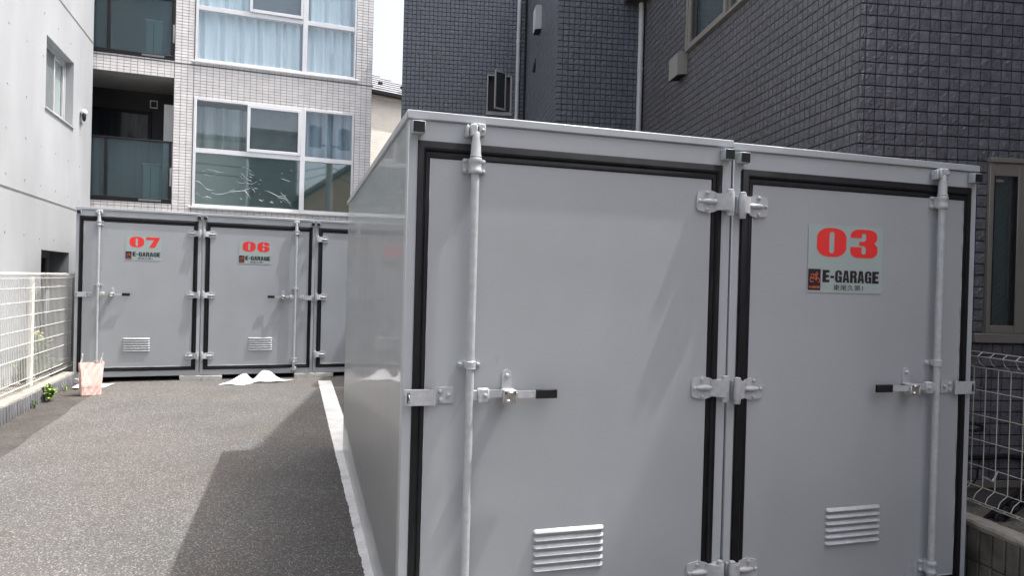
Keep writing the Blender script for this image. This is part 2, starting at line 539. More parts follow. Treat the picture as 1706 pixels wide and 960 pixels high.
def flat_shapes(loops, m, name, parent, y, **props):
    """closed 2-D outlines (x,z) with holes -> a printed sheet in the plane y"""
    cu = bpy.data.curves.new(name, 'CURVE')
    cu.dimensions = '2D'
    cu.fill_mode = 'BOTH'
    for lp in loops:
        sp = cu.splines.new('POLY')
        sp.points.add(len(lp) - 1)
        for p, q in zip(sp.points, lp):
            p.co = (q[0], q[1], 0, 1)
        sp.use_cyclic_u = True
    tmp = bpy.data.objects.new('tmp', cu)
    me = bpy.data.meshes.new_from_object(tmp)
    bpy.data.objects.remove(tmp)
    me.transform(Matrix.Rotation(R(90), 4, 'X'))
    me.transform(Matrix.Translation((0, y, 0)))
    me.name = name
    me.materials.clear()
    me.materials.append(m)
    return link(name, me, parent, **props)


def place(glyph, x0, x1, z0, z1):
    return [[(x0 + p[0] * (x1 - x0), z0 + p[1] * (z1 - z0)) for p in lp] for lp in GLYPH[glyph]]


def strip(pts, w):
    L, Rr = [], []
    for i, p in enumerate(pts):
        a, b = pts[max(i - 1, 0)], pts[min(i + 1, len(pts) - 1)]
        d = Vector((b[0] - a[0], b[1] - a[1])).normalized()
        L.append((p[0] - d.y * w / 2, p[1] + d.x * w / 2))
        Rr.append((p[0] + d.y * w / 2, p[1] - d.x * w / 2))
    return L + Rr[::-1]


def word(text, x0, x1, z0, z1, gap=0.10):
    wd = {'-': .62}
    tot = sum(wd.get(ch, 1) for ch in text) + gap * (len(text) - 1)
    u = (x1 - x0) / tot
    out, x = [], x0
    for ch in text:
        w = wd.get(ch, 1) * u
        out += place(ch, x, x + w, z0, z1)
        x += w + gap * u
    return out


def sticker(parent, x0, z0, digits, w=0.43, h=0.32, y=-0.0055):
    lab = 'pale green sticker with red number ' + digits
    st = flat_shapes([rrect(x0, x0 + w, z0, z0 + h, .004, .004)], M['sticker'], 'sticker', parent, y, label=lab)
    n = flat_shapes(place(digits[0], x0 + .11 * w, x0 + .50 * w, z0 + .53 * h, z0 + .955 * h)
                    + place(digits[1], x0 + .555 * w, x0 + .925 * w, z0 + .53 * h, z0 + .955 * h), M['red'], 'numerals', st, y - .0009)
    flat_shapes(word('E-GARAGE', x0 + .195 * w, x0 + .955 * w, z0 + .155 * h, z0 + .335 * h), M['black'], 'lettering', st, y - .0009)
    # the small line of kanji under the name
    cu = bpy.data.curves.new('address_line', 'FONT')
    cu.body = '東尾久第1'
    cu.size = 0.088 * h * 1.15
    tmp = bpy.data.objects.new('tmp', cu)
    me = bpy.data.meshes.new_from_object(tmp)
    bpy.data.objects.remove(tmp)
    xsv = [v.co.x for v in me.vertices] or [0, 1]
    zsv = [v.co.y for v in me.vertices] or [0, 1]
    sx = .40 * w / (max(xsv) - min(xsv))
    sz = .085 * h / (max(zsv) - min(zsv))
    me.transform(Matrix.Translation((-min(xsv), -min(zsv), 0)))
    me.transform(Matrix.Diagonal((sx, sz, 1, 1)))
    me.transform(Matrix.Rotation(R(90), 4, 'X'))
    me.transform(Matrix.Translation((x0 + .34 * w, y - .0009, z0 + .038 * h)))
    me.name = 'address_line'
    me.materials.clear()
    me.materials.append(M['black'])
    link('address_line', me, st)
    # black emblem: line-drawn motorcycle over the name
    lx0, lx1, lz0, lz1 = x0 + .008 * w, x0 + .170 * w, z0 + .035 * h, z0 + .345 * h
    flat_shapes([rrect(lx0, lx1, lz0, lz1, .001, .001)], M['black'], 'emblem', st, y - .0009)
    W_, H_ = lx1 - lx0, lz1 - lz0

    def q(pts):
        return [(lx0 + a * W_, lz0 + b * H_) for a, b in pts]
    lines = [arc(.30, .48, .16, .10, 60, 330, 12), arc(.78, .46, .14, .10, 200, -80, 12), [(.20, .70), (.36, .76), (.52, .70), (.60, .62), (.74, .60)],
             [(.36, .66), (.46, .56), (.60, .50), (.70, .62), (.64, .74), (.52, .72)], [(.58, .74), (.66, .86), (.76, .78), (.70, .68)],
             [(.14, .62), (.28, .60), (.40, .52)]]
    wdt = .055 * W_
    flat_shapes([strip(q(p), wdt) for p in lines], M['orange'], 'emblem_drawing', st, y - .0018)
    flat_shapes(word('E-GARAGE', lx0 + .10 * W_, lx1 - .08 * W_, lz0 + .09 * H_, lz0 + .20 * H_, .14), M['orange'], 'emblem_lettering', st, y - .0018)
    return n


# ------------------------------------------------------------------ storage containers
H = 2.196


def bolt(mb, x, y, z, r=.0065, t=.006):
    mb.lathe([(r, 0), (r, -t * .5), (r * .8, -t), (r * .35, -t * 1.25)], (x, y, z), 'y', 8)


def rplate(mb, x0, x1, z0, z1, y0, y1, c=.006):
    """flat plate with clipped corners"""
    if x0 > x1: x0, x1 = x1, x0
    mb.prism([(x0 + c, z0), (x1 - c, z0), (x1, z0 + c), (x1, z1 - c), (x1 - c, z1), (x0 + c, z1), (x0, z1 - c), (x0, z0 + c)], 'y', y0, y1)


def container(label, loc, rz, Wd, L, mirrored, digits, sign_x=None, group='grey storage containers in the parking lot', left_handle=True):
    root = thing('storage_container', label, 'storage container', loc, rz, group)

    def X(x):
        return Wd - x if mirrored else x
    # walls
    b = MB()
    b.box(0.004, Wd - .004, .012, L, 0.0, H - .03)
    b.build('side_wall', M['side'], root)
    b = MB()                                                     # roof cap with a turned-down lip
    b.box(-.009, Wd + .004 if not mirrored else Wd + .009, -.010, L + .008, H - .034, H, .004)
    b.build('roof_cap', M['frame'], root)
    f = MB()                                                     # front frame: posts, header, sill
    f.box(0, .040, 0, .06, 0, H - .034, .003)
    f.box(Wd - .048, Wd, 0, .06, 0, H - .034, .003)
    f.box(.0402, Wd - .0482, .002, .06, 2.075, H - .0342, .002)
    f.box(.0402, Wd - .0482, .002, .06, 0, .075, .002)
    f.build('front_frame', M['frame'], root)
    # rubber seal: four bevelled strips mitred at the corners
    so = (.037, Wd - .046, .072, 2.083)
    si = (.088, Wd - .102, .125, 2.014)
    d = MB()

    def ring(r, y):
        return [(r[0], y, r[2]), (r[1], y, r[2]), (r[1], y, r[3]), (r[0], y, r[3])]

    def lerp(t):
        return tuple(so[i] + (si[i] - so[i]) * t for i in range(4))
    rings = [ring(so, .004), ring(lerp(.06), -.006), ring(lerp(.44), -.016), ring(lerp(.55), -.013), ring(lerp(.62), -.004), ring(lerp(.70), -.007), ring(lerp(.95), -.007), ring(si, .004)]
    for q in rings:
        d.v += q
    for k in range(len(rings) - 1):
        for i in range(4):
            d.f.append((4 * k + i, 4 * k + (i + 1) % 4, 4 * k + 4 + (i + 1) % 4, 4 * k + 4 + i))
    if mirrored:
        d.v = [(Wd - p[0], p[1], p[2]) for p in d.v]
    d.build('door_seal', M['rubber'], root)
    # door leaf with a faint lip of sealant along its edge
    d = MB()
    xa, xb = sorted((X(.087), X(Wd - .101)))
    d.box(xa, xb, -.003, .05, .124, 2.015, .003)
    n_ = 40
    door = d.build('door', M['paint'], root)
    e = MB()
    random.seed(int(abs(loc[0]) * 100) + 3)
    pts = []
    for k in range(n_ + 1):
        t = k / n_
        pts.append((X(.0875) + random.uniform(-.0012, .0012), -.004, .126 + t * 1.887))
    e.tube(pts, [random.uniform(.0012, .0032) for _ in pts], 5)
    pts = [(xa + (xb - xa) * k / 24, -.004, .1255 + random.uniform(-.001, .001)) for k in range(25)]
    e.tube(pts, [random.uniform(.002, .0045) for _ in pts], 5)
    e.build('paint_edge', M['hardware'], door)
    # square tube ends with black plugs at the top corners
    for x0 in (.012, Wd - .058):
        t = MB()
        t.box(x0 - .003, x0 + .047, -.040, -.001, 2.103, 2.150, .002)
        tb = t.build('tube_end', M['frame'], root)
        t = MB()
        t.box(x0, x0 + .044, -.044, -.038, 2.106, 2.147, .001)
        t.build('end_plug', M['plastic'], tb)
    # lock rod
    rx, ry = X(.262), -.037
    r = MB()
    r.lathe([(.0162, 0.04), (.0162, 2.03)], (rx, ry, 0), 'z', 16)
    rod = r.build('lock_rod', M['hardware'], root)
    for zt, sg in ((2.125, 1), (.055, -1)):
        k = MB()                                                 # cam at the rod's end held by a keeper
        k.lathe([(.024, sg * -.10), (.021, sg * -.088), (.0195, sg * -.05), (.0165, sg * -.035), (.0165, sg * -.01), (.012, sg * 0)], (rx, ry, zt), 'z', 14)
        k.box(rx - .026, rx + .004, ry - .012, ry + .030, zt - .018, zt + .030, .005)
        k.box(rx + .012, rx + .038, ry - .004, ry + .034, zt - .016, zt + .034, .004)
        k.box(rx - .040, rx - .029, ry - .006, ry + .034, zt - .022, zt + .026, .004)
        k.box(rx - .010, rx + .036, ry + .002, ry + .034, zt + .020, zt + .036, .003)
        bolt(k, rx + .026, ry - .004, zt + .008, .007, .008)
        k.build('keeper', M['hardware'], root)
        zb = zt - sg * .133                                      # bearing bracket with four bolts
        k = MB()
        rplate(k, rx - .047, rx + .049, zb - .030, zb + .030, -.0035, -.009)
        k.lathe([(.0235, -.033), (.0265, -.029), (.0265, -.018), (.0235, -.014), (.0235, .008), (.0262, .012), (.0262, .024), (.0235, .030)], (rx, ry, zb), 'z', 16)
        k.box(rx - .024, rx + .024, ry + .004, -.006, zb - .027, zb + .027, .004)
        for bx in (-.037, .039):
            for bz in (-.020, .020):
                bolt(k, rx + bx, -.009, zb + bz, .0085, .008)
        k.build('bearing_bracket', M['hardware'], root)
    k = MB()                                                     # middle clamp
    zc = 1.199
    k.prism(arc(rx - .032, zc, .015, .015, 90, 270, 6) + arc(rx + .034, zc, .015, .015, -90, 90, 6), 'y', -.0035, -.008)
    k.lathe([(.019, -.017), (.0225, -.014), (.0205, -.006), (.0225, 0), (.0205, .006), (.0225, .013), (.019, .017)], (rx, ry, zc), 'z', 16)
    k.box(rx - .019, rx + .019, ry + .006, -.006, zc - .013, zc + .013, .003)
    bolt(k, rx - .036, -.008, zc, .0085, .008)
    bolt(k, rx + .038, -.008, zc, .0085, .008)
    k.build('rod_clamp', M['hardware'], root)
    # handle bar with black grip
    sgn = -1 if mirrored else 1

    def U(t):
        return rx + sgn * t
    k = MB()
    k.box(U(.008), U(.030), ry - .008, ry + .006, 1.058, 1.099, .002)
    k.box(U(.030), U(.078), ry - .016, ry + .012, 1.049, 1.107, .005)
    bolt(k, U(.062), ry - .016, 1.079, .009, .007)
    pro = [(.076, -.040), (.11, -.044), (.15, -.055), (.21, -.052), (.262, -.042), (.30, -.040), (.368, -.040)]
    V, F = [], []
    for t, yv in pro:
        zt, zb_ = (1.100, 1.069) if t < .2 else (1.094, 1.066)
        V += [(U(t), yv - .003, zb_), (U(t), yv + .003, zb_), (U(t), yv + .003, zt), (U(t), yv - .003, zt)]
    for i in range(len(pro) - 1):
        for j in range(4):
            F.append((4 * i + j, 4 * i + (j + 1) % 4, 4 * i + 4 + (j + 1) % 4, 4 * i + 4 + j))
    F += [(0, 1, 2, 3), tuple(range(4 * len(pro) - 4, 4 * len(pro)))]
    k.add(V, F)
    hd = k.build('handle', M['hardware'], root)
    k = MB()
    k.box(U(.276), U(.368), -.048, -.032, 1.061, 1.097, .002)
    k.build('grip', M['plastic'], hd)
    # catch: round-topped plate on the door, folded shelf and the padlock box in front of the bar
    k = MB()
    cx0, cx1 = U(.140), U(.182)
    cm = (cx0 + cx1) / 2
    lo, hi = min(cx0, cx1), max(cx0, cx1)
    k.prism([(lo, 1.095), (hi, 1.095)] + arc(cm, 1.155, (hi - lo) / 2, .021, 0, 180, 8), 'y', -.0035, -.010)
    bolt(k, cm, -.010, 1.152, .0095, .009)
    k.box(lo - .006, hi + .006, -.074, -.004, 1.093, 1.100, .002)
    catch = k.build('catch_plate', M['hardware'], root)
    k = MB()
    k.box(lo - .009, lo - .002, -.072, -.024, 1.045, 1.092, .002)
    k.box(hi + .001, hi + .008, -.072, -.024, 1.045, 1.092, .002)
    k.box(lo - .003, hi + .002, -.068, -.062, 1.048, 1.086, .001)
    k.box(lo + .006, hi - .006, -.076, -.067, 1.083, 1.096, .003)
    k.box(lo + .002, lo + .020, -.078, -.066, 1.050, 1.064, .003)
    k.build('padlock_box', M['zinc'], catch)
    # hasp across the seal
    k = MB()
    h0, h1, h2 = X(.006), X(.118), X(.203)
    k.box(h0, h1, -.030, -.025, 1.040, 1.104, .001)
    k.lathe([(.0075, -.034), (.0075, .034)], (X(.122), -.024, 1.074), 'z', 10)
    hp = k.build('hasp', M['hardware'], root)
    k = MB()
    rplate(k, X(.128), h2, 1.045, 1.108, -.0035, -.010, .003)
    for bx, bz in ((.150, 1.092), (.150, 1.060), (.182, 1.077)):
        bolt(k, X(bx), -.010, bz, .009, .008)
    k.build('hasp_plate', M['hardware'], hp)
    k = MB()
    k.box(X(.016), X(.026), -.0325, -.0295, 1.052, 1.092, .001)
    k.build('hasp_slot', M['plastic'], hp)
    k = MB()
    k.tube([(X(.021), -.030, 1.056), (X(.021), -.046, 1.060), (X(.021), -.046, 1.083), (X(.021), -.030, 1.087)], .0042, 6)
    k.build('hasp_eye', M['steel'], hp)
    # three cast hinges on the far edge
    for zc in (1.915, 1.086, .262):
        k = MB()

        def E_(e):
            return X(Wd - e)
        out = [(.178, -.030), (.170, -.042), (.118, -.052), (.070, -.038), (.060, -.036), (.060, .036), (.070, .038), (.118, .052), (.170, .042), (.178, .030)]
        k.prism([(E_(e), zc + z) for e, z in out], 'y', -.004, -.012)
        k.ellipsoid((E_(.112), -.012, zc), (.046, .015, .0135), 14, 8)
        bolt(k, E_(.166), -.012, zc, .0085, .009)
        bolt(k, E_(.128), -.012, zc + .037, .0085, .009)
        bolt(k, E_(.128), -.012, zc - .037, .0085, .009)
        V = []
        for e, y0, y1 in ((.085, -.004, -.014), (.062, -.012, -.040), (.046, -.020, -.053), (.028, -.022, -.055)):
            V += [(E_(e), y0, zc - .037), (E_(e), y1, zc - .037), (E_(e), y1, zc + .037), (E_(e), y0, zc + .037)]
        F = [(4 * i + j, 4 * i + (j + 1) % 4, 4 * i + 4 + (j + 1) % 4, 4 * i + 4 + j) for i in range(3) for j in range(4)] + [(0, 1, 2, 3), (12, 13, 14, 15)]
        k.add(V, F)
        hg = k.build('hinge', M['hardware'], root)
        k = MB()
        k.lathe([(.0165, -.046), (.0175, -.043), (.0175, .043), (.0165, .046)], (E_(.026), -.038, zc), 'z', 14)
        k.lathe([(.0135, -.062), (.0155, -.057), (.0155, -.047)], (E_(.026), -.038, zc), 'z', 12)
        k.lathe([(.0145, .047), (.0145, .054), (.010, .057)], (E_(.026), -.038, zc), 'z', 12)
        k.box(E_(.052), E_(.010), -.020, -.001, zc - .040, zc + .040, .003)
        k.build('hinge_pin', M['hardware'], hg)
    # vent louvres pressed out of the sheet
    v0, v1 = sorted((X(.556), X(.872)))
    lm = None
    for i in range(6):
        zc = .500 - .0315 * i
        if lm is None:
            k = MB()
            hw, V = (v1 - v0) / 2, []
            prof = [(.0095, .0015), (.005, .008), (-.001, .013), (-.0045, .0150), (-.0065, .013), (-.0065, .002)]
            ends = [(-hw, .12), (-hw + .003, .62), (-hw + .010, 1.0), (hw - .010, 1.0), (hw - .003, .62), (hw, .12)]
            for xx, s in ends:
                for z_, y_ in prof:
                    V.append((xx, -.003 - y_ * s, z_ * (.35 + .65 * s) if z_ > 0 else z_ * (.75 + .25 * s)))
            m_ = len(prof)
            F = [(a * m_ + c, a * m_ + c + 1, (a + 1) * m_ + c + 1, (a + 1) * m_ + c) for a in range(5) for c in range(m_ - 1)]
            F += [tuple(range(m_)), tuple(range(5 * m_, 6 * m_))]
            k.add(V, F)
            lm = k.mesh('louver', M['hardware'])
        link('louver', lm, door, loc=((v0 + v1) / 2, 0, zc))
    if digits:
        sticker(door, sign_x, 1.532, digits)
    return root


container('near grey storage container with a blank closed door, left of the one marked 03', (0, 0, 0), 0, 1.4536, 3.48, False, None)
container('near grey storage container with red number 03 on its door', (1.4636, 0, -.0087), 0, 1.4241, 3.48, True, '03', .409)
FO = Vector((-3.1191, 7.5024, 0.1652))
FY = 0.0959
fd = Vector((math.cos(FY), math.sin(FY), 0))
container('far grey storage container with red number 07, beside the white fence', FO, FY, 1.474, 2.5, False, '07', .562)
container('far grey storage container with red number 06 on its door', FO + 1.478 * fd, FY, 1.483, 2.5, True, '06', .466)
container('far grey storage container half hidden behind the near container corner', FO + 2.965 * fd, FY, 1.48, 2.5, True, None)

for a0, a1, lab in ((-.06, .20, 'pale concrete block under the left corner of container 07'),
                    (1.235, 1.765, 'pale concrete block under the joint of containers 07 and 06'),
                    (2.715, 3.255, 'pale concrete block at the far end of the white parking line')):
    p = FO + fd * (a0 + a1) / 2
    o = thing('concrete_block', lab, 'concrete block', (p.x, p.y, gz(p.y)), FY, 'support blocks under the far containers')
    zt = FO.z - gz(p.y) - .004
    k = MB()
    hw = (a1 - a0) / 2
    k.box(-hw, -.002, -.025, .36, LOT * .4, zt, .006)
    k.build('slab', M['support'], o)
    k = MB()
    k.box(.002, hw, -.020, .36, LOT * .4, zt - .003, .006)
    k.build('slab', M['support'], o)

# ------------------------------------------------------------------ bag and papers on the asphalt
bag = thing('paper_bag', 'pink paper carrier bag with white cord handles standing in front of container 07', 'paper bag', (-2.70, 6.60, gz(6.6) + LOT), R(30))
k = MB()
bw, bd, bh = .102, .060, .375
lv = [(0, 1.0, 1.0, 0), (.04, 1.01, 1.0, .000), (.12, 1.04, .98, .004), (.22, 1.10, .80, .006), (.31, 1.19, .62, .010), (.375, 1.27, .50, .016)]
N = 28
for z, sx, sy, tl in lv:
    for i in range(N):
        t = i / N * 4
        s, u = int(t), t - int(t)
        px, py = [(-1 + 2 * u, -1), (1, -1 + 2 * u), (1 - 2 * u, 1), (-1, 1 - 2 * u)][s]
        gus = (1 - abs(py)) * .35 * min(1, z / .3) if s in (1, 3) else 0
        crn = .006 * math.sin(i * 2.7 + z * 31) * (z > 0)
        k.v.append((px * bw * sx * (1 - gus) + crn + tl, py * bd * sy + crn, z + (.012 * math.sin(i * .9) if z > .36 else 0)))
for j in range(len(lv) - 1):
    for i in range(N):
        k.f.append((j * N + i, j * N + (i + 1) % N, (j + 1) * N + (i + 1) % N, (j + 1) * N + i))
k.f.append(tuple(range(N)))
k.build('bag_body', M['pink'], bag, smooth=False)
for hp in ([(-.118, -.030, .33), (-.104, -.024, .41), (-.088, -.006, .478), (-.080, .006, .480), (-.078, .020, .44), (-.082, .028, .34)],
           [(.088, -.028, .33), (.108, -.022, .42), (.124, -.006, .476), (.130, .004, .476), (.134, .018, .43), (.130, .028, .34)]):
    k = MB()
    k.tube(hp, .0048, 6)
    k.build('cord_handle', M['handle_white'], bag)
k = MB()
k.box(-bw * 1.02, bw * 1.02, -bd * 1.015 - .001, -bd * 1.0, .098, .101)
k.build('fold_crease', M['pink'], bag)


def sheet(name, label, corners, hump, n=20, group=None):
    """thin paper: bilinear patch with lifted humps; (u,v)->dz"""
    k = MB()
    a, b, c, d = [Vector(p) for p in corners]
    for s in (0, 1):
        for j in range(n + 1):
            for i in range(n + 1):
                u, v = i / n, j / n
                p = a * (1 - u) * (1 - v) + b * u * (1 - v) + c * u * v + d * (1 - u) * v
                k.v.append((p.x, p.y, gz(p.y) + LOT + .003 + hump(u, v) + s * .0012))
    m_ = (n + 1) ** 2
    for j in range(n):
        for i in range(n):
            q = j * (n + 1) + i
            k.f += [(q, q + 1, q + n + 2, q + n + 1), (m_ + q, m_ + q + n + 1, m_ + q + n + 2, m_ + q + 1)]
    for i in range(n):
        for q, w in ((i, i + 1), (n * (n + 1) + i, n * (n + 1) + i + 1), (i * (n + 1), (i + 1) * (n + 1)), (i * (n + 1) + n, (i + 1) * (n + 1) + n)):
            k.f.append((q, w, m_ + w, m_ + q))
    return tag(k.build(name, M['paper']), label, 'paper', group)


def bell(x, c, w):
    return math.exp(-((x - c) / w) ** 2)


def hump1(u):
    return math.sin(1.5708 * u / .56) ** 1.6 if u < .56 else max(0.0, 1 - (u - .56) / .44) ** 1.7


def hump2(u):
    if u < .30: return math.sin(1.5708 * u / .30) ** 1.5
    return 1 - .06 * ((u - .30) / .14) if u < .44 else .94 * max(0.0, 1 - (u - .44) / .40) ** 1.8


sheet('paper_sheet', 'curled white paper with one tall hump lying before container 06, left of its twin',
      [(-1.36, 7.16, 0), (-1.06, 7.10, 0), (-.88, 7.38, 0), (-1.22, 7.50, 0)], lambda u, v: .108 * hump1(u) * math.sin(1.35 * v + .10) + .006 * math.sin(9 * u + 5 * v) * v, group='loose papers')
sheet('paper_sheet', 'curled white paper with a broad hump before container 06, its right end flat',
      [(-.97, 7.30, 0), (-.66, 7.27, 0), (-.42, 7.50, 0), (-.97, 7.55, 0)], lambda u, v: .128 * hump2(u) * math.sin(1.35 * v + .08) + .018 * u * (1 - v) + .006 * math.sin(8 * u + 6 * v) * v, group='loose papers')
sheet('paper_sheet', 'flat white paper lying under the pink bag', [(-3.00, 7.02, 0), (-2.66, 7.06, 0), (-2.60, 7.34, 0), (-2.98, 7.30, 0)],
      lambda u, v: .004 + .008 * bell(v, .8, .3) + .012 * bell(u, 0, .15), group='loose papers')

# ------------------------------------------------------------------ left kerb, fence and weeds
FDIR = R(91.6)


def ribbed_wall(root, length, ztop, module, joint, m, mcap, height, face_relief=.012, thick=.12, cap_h=.03, cap_out=.0, ragged=.004):
    """row of upright ribs along +x of root, facing -y; a rough mortar cap on top"""
    n = int(length / module)
    vs = []
    for q in range(4):
        k = MB()
        k.box(joint / 2, module - joint / 2, -.5 * face_relief, thick * .5, 0, height, .004)
        me = k.mesh('rib_block', m)
        for v in me.vertices:
            v.co.y += random.uniform(-.0015, .0015)
        vs.append(me)
    return n, vs


random.seed(11)
curb = thing('concrete_kerb', 'low grey ribbed concrete kerb under the white mesh fence', 'kerb', (-3.04, 4.97, 0), FDIR)
k = MB()
y0c, y1c = -3.4, 2.53


def kz(s):
    return gz(4.97 + s)


k.add([(y0c, 0, -.05), (y1c, 0, -.05), (y1c, 0, .226), (y0c, 0, .226), (y0c, .13, -.05), (y1c, .13, -.05), (y1c, .13, .226), (y0c, .13, .226)],
      [(0, 1, 2, 3), (4, 5, 6, 7), (0, 1, 5, 4), (3, 2, 6, 7), (0, 3, 7, 4), (1, 2, 6, 5)])
k.build('kerb_core', M['groove'], curb)
rm = []
for q in range(4):
    k = MB()
    # facing -y in kerb space is the right-hand (lot) side: x runs along the kerb, +y is to the left
    k.box(.010, .068, -.018 + random.uniform(-.002, .002), .02, -.02, .222, .005)
    rm.append(k.mesh('rib_block', M['block']))
nr = int((y1c - y0c) / .078)
for i in range(nr):
    link('rib_block', random.choice(rm), curb, loc=(y0c + .078 * i, 0, random.uniform(-.004, .002)))
k = MB()
n = 60
for i in range(n + 1):
    s = y0c + (y1c - y0c) * i / n
    w = random.uniform(-.006, .004)
    zt = .242 + random.uniform(-.004, .004)
    k.v += [(s, -.012 + w, .2225), (s, -.006 + w, zt), (s, .125 + w, zt + random.uniform(-.004, .006)), (s, .135, .2225)]
for i in range(n):
    for j in range(3):
        k.f.append((4 * i + j, 4 * i + j + 1, 4 * i + 5 + j, 4 * i + 4 + j))
k.f += [(0, 1, 2, 3), (4 * n, 4 * n + 1, 4 * n + 2, 4 * n + 3)]
k.build('mortar_cap', M['cap_concrete'], curb)

k = MB()
k.quad((-3.10, 1.0, .16), (-3.22, 10.6, .19), (-3.78, 10.6, .19), (-3.48, 1.0, .16))
k.build('soil_strip', M['soil'], kind='structure')


def mesh_fence(root, s0, s1, z0, z1, step, zs, m, mpost, posts, vr, hr, roll, side, post_side):
    """welded wire panel along +x of root with folded top and bottom; side = -1 folds towards -y"""
    n = int(round((s1 - s0) / step))
    rt = roll
    top = [(0, z1 - rt * 1.15), (side * rt * .55, z1 - rt * .75), (side * rt * .75, z1 - rt * .3), (side * rt * .35, z1), (0, z1 - rt * .05)]
    bot = [(0, z0 + rt * 1.15), (side * rt * .55, z0 + rt * .75), (side * rt * .75, z0 + rt * .3), (side * rt * .35, z0), (0, z0 + rt * .05)]
    path = [(0, *p) for p in reversed(bot)] + [(0, *p) for p in top]
    k = MB()
    k.tube(path, vr, 5)
    vm = k.mesh('upright_wire', m)
    for i in range(n + 1):
        link('upright_wire', vm, root, loc=(s0 + step * i, 0, 0))
    hm = MB().tube([(s0, 0, 0), (s1, 0, 0)], hr, 6).mesh('cross_wire', m)
    for z in zs:
        link('cross_wire', hm, root, loc=(0, side * (vr + hr) * .8, z))
    for p in (top[0], top[2], top[3], bot[0], bot[2], bot[3], top[4]):
        link('cross_wire', hm, root, loc=(0, p[0], p[1]))
    for s in posts:
        k = MB()
        k.lathe([(.030, 0), (.030, z1 - .06), (.026, z1 - .045)], (s, post_side * .045, 0), 'z', 14)
        k.build('fence_post', mpost, root)


fence = thing('mesh_fence', 'white welded mesh fence on the low kerb beside the white concrete wall', 'fence', (-3.165, 5.0, 0), FDIR)
mesh_fence(fence, -3.3, 2.86, .285, 1.500, .050, [1.335, 1.185, 1.04, .885, .732, .585], M['wire'], M['post'], [-.65, 1.385], .0027, .0031, .055, -1, 1)


def weed(name, label, loc, n, h, m, spread=.5, group=None, seed=1, flower=0):
    random.seed(seed)
    root = thing(name, label, 'weed', loc, 0, group)
    k = MB()
    st = MB()
    fl = MB()
    for i in range(n):
        a = random.uniform(0, 2 * math.pi)
        t = random.uniform(.25, 1)
        base = Vector((random.uniform(-.02, .02), random.uniform(-.02, .02), random.uniform(0, h * .55)))
        tip = base + Vector((math.cos(a) * spread * h * t, math.sin(a) * spread * h * t, h * random.uniform(.12, .5)))
        mid = base.lerp(tip, .5) + Vector((0, 0, h * .12))
        d = (tip - base)
        sd = Vector((-d.y, d.x, 0)).normalized() * h * random.uniform(.06, .11)
        k.add([base, mid + sd, tip, mid - sd, mid + Vector((0, 0, h * .01))], [(0, 1, 4), (1, 2, 4), (2, 3, 4), (3, 0, 4)])
    for i in range(3):
        st.tube([(random.uniform(-.02, .02), random.uniform(-.02, .02), -.02), (random.uniform(-.03, .03), random.uniform(-.03, .03), h * .8)], .003, 5)
    for i in range(flower):
        fl.ellipsoid((random.uniform(-.05, .05), random.uniform(-.05, .05), h * random.uniform(.9, 1.05)), (.018, .018, .014), 6, 4)
    k.build('leaves', m, root, recalc=False, smooth=False)
    st.build('stem', m, root)
    if flower:
        fl.build('flower', M['flower'], root)
    return root


weed('weed', 'bright green leafy weed growing at the foot of the ribbed kerb', (-3.005, 6.22, .075), 44, .22, M['leaf'], .62, seed=5)
weed('weed', 'thin green plant growing at the kerb left of the bright weed', (-3.02, 5.82, .07), 8, .11, M['leaf_far'], .4, seed=6)
weed('weed', 'tiny green sprout at the kerb between the bright weed and container 07', (-3.045, 6.95, .085), 9, .09, M['leaf'], .6, seed=12)
GW = 'weeds behind the white fence'
weed('weed', 'tall green weed with yellow flowers behind the white fence', (-3.40, 7.15, .17), 34, .60, M['leaf_far'], .3, GW, 8, 7)
weed('weed', 'bushy green weed behind the white fence close to its post', (-3.42, 6.75, .17), 34, .42, M['leaf_far'], .4, GW, 9)
weed('weed', 'low green weed creeping behind the fence near container 07', (-3.38, 7.65, .17), 30, .24, M['leaf_far'], .7, GW, 10)

# ------------------------------------------------------------------ left white concrete building (local +x faces the lot, local y runs away)
lb = thing('concrete_building', 'white fair-faced concrete building with small tie holes on the left', 'building', (-3.42, 0, 0), R(1.8))
WIN_UP = (8.13, 9.49, 3.715, 4.68)
WIN_LO = (8.09, 9.45, .22, 1.805)
k = MB()
holed_wall(k, 'yz', 0.0, -7, 10.66, -.1, 9.0, [WIN_UP, WIN_LO], -1, .32)
k.quad((0, 10.66, -.1), (-6, 10.66, -.1), (-6, 10.66, 9), (0, 10.66, 9))
k.quad((0, -7, -.1), (-6, -7, -.1), (-6, -7, 9), (0, -7, 9))
k.quad((0, -7, 9), (0, 10.66, 9), (-6, 10.66, 9), (-6, -7, 9))
k.quad((-6, -7, -.1), (-6, 10.66, -.1), (-6, 10.66, 9), (-6, -7, 9))
lw = k.build('wall', M['concrete'], lb, smooth=False)
k = MB()
for z in (2.472, 5.335):
    k.box(-.004, .0035, -7, 10.655, z - .007, z + .007)
k.build('formwork_joint', M['groove'], lw, smooth=False)
k = MB()
for z in (2.485, 5.348):
    k.box(-.004, .006, -7, 10.652, z + .0005, z + .010)
k.build('joint_lip', M['concrete'], lw, smooth=False)
hm = MB()
hm.lathe([(.017, 0.003), (.013, .0035), (.011, .0015)], (0, 0, 0), 'x', 10)
hmesh = hm.mesh('tie_hole', M['groove'])
hm = MB()
hm.lathe([(.017, 0.003), (.015, .0045), (.006, .0055)], (0, 0, 0), 'x', 10)
hmesh2 = hm.mesh('tie_hole', M['concrete'])
random.seed(2)
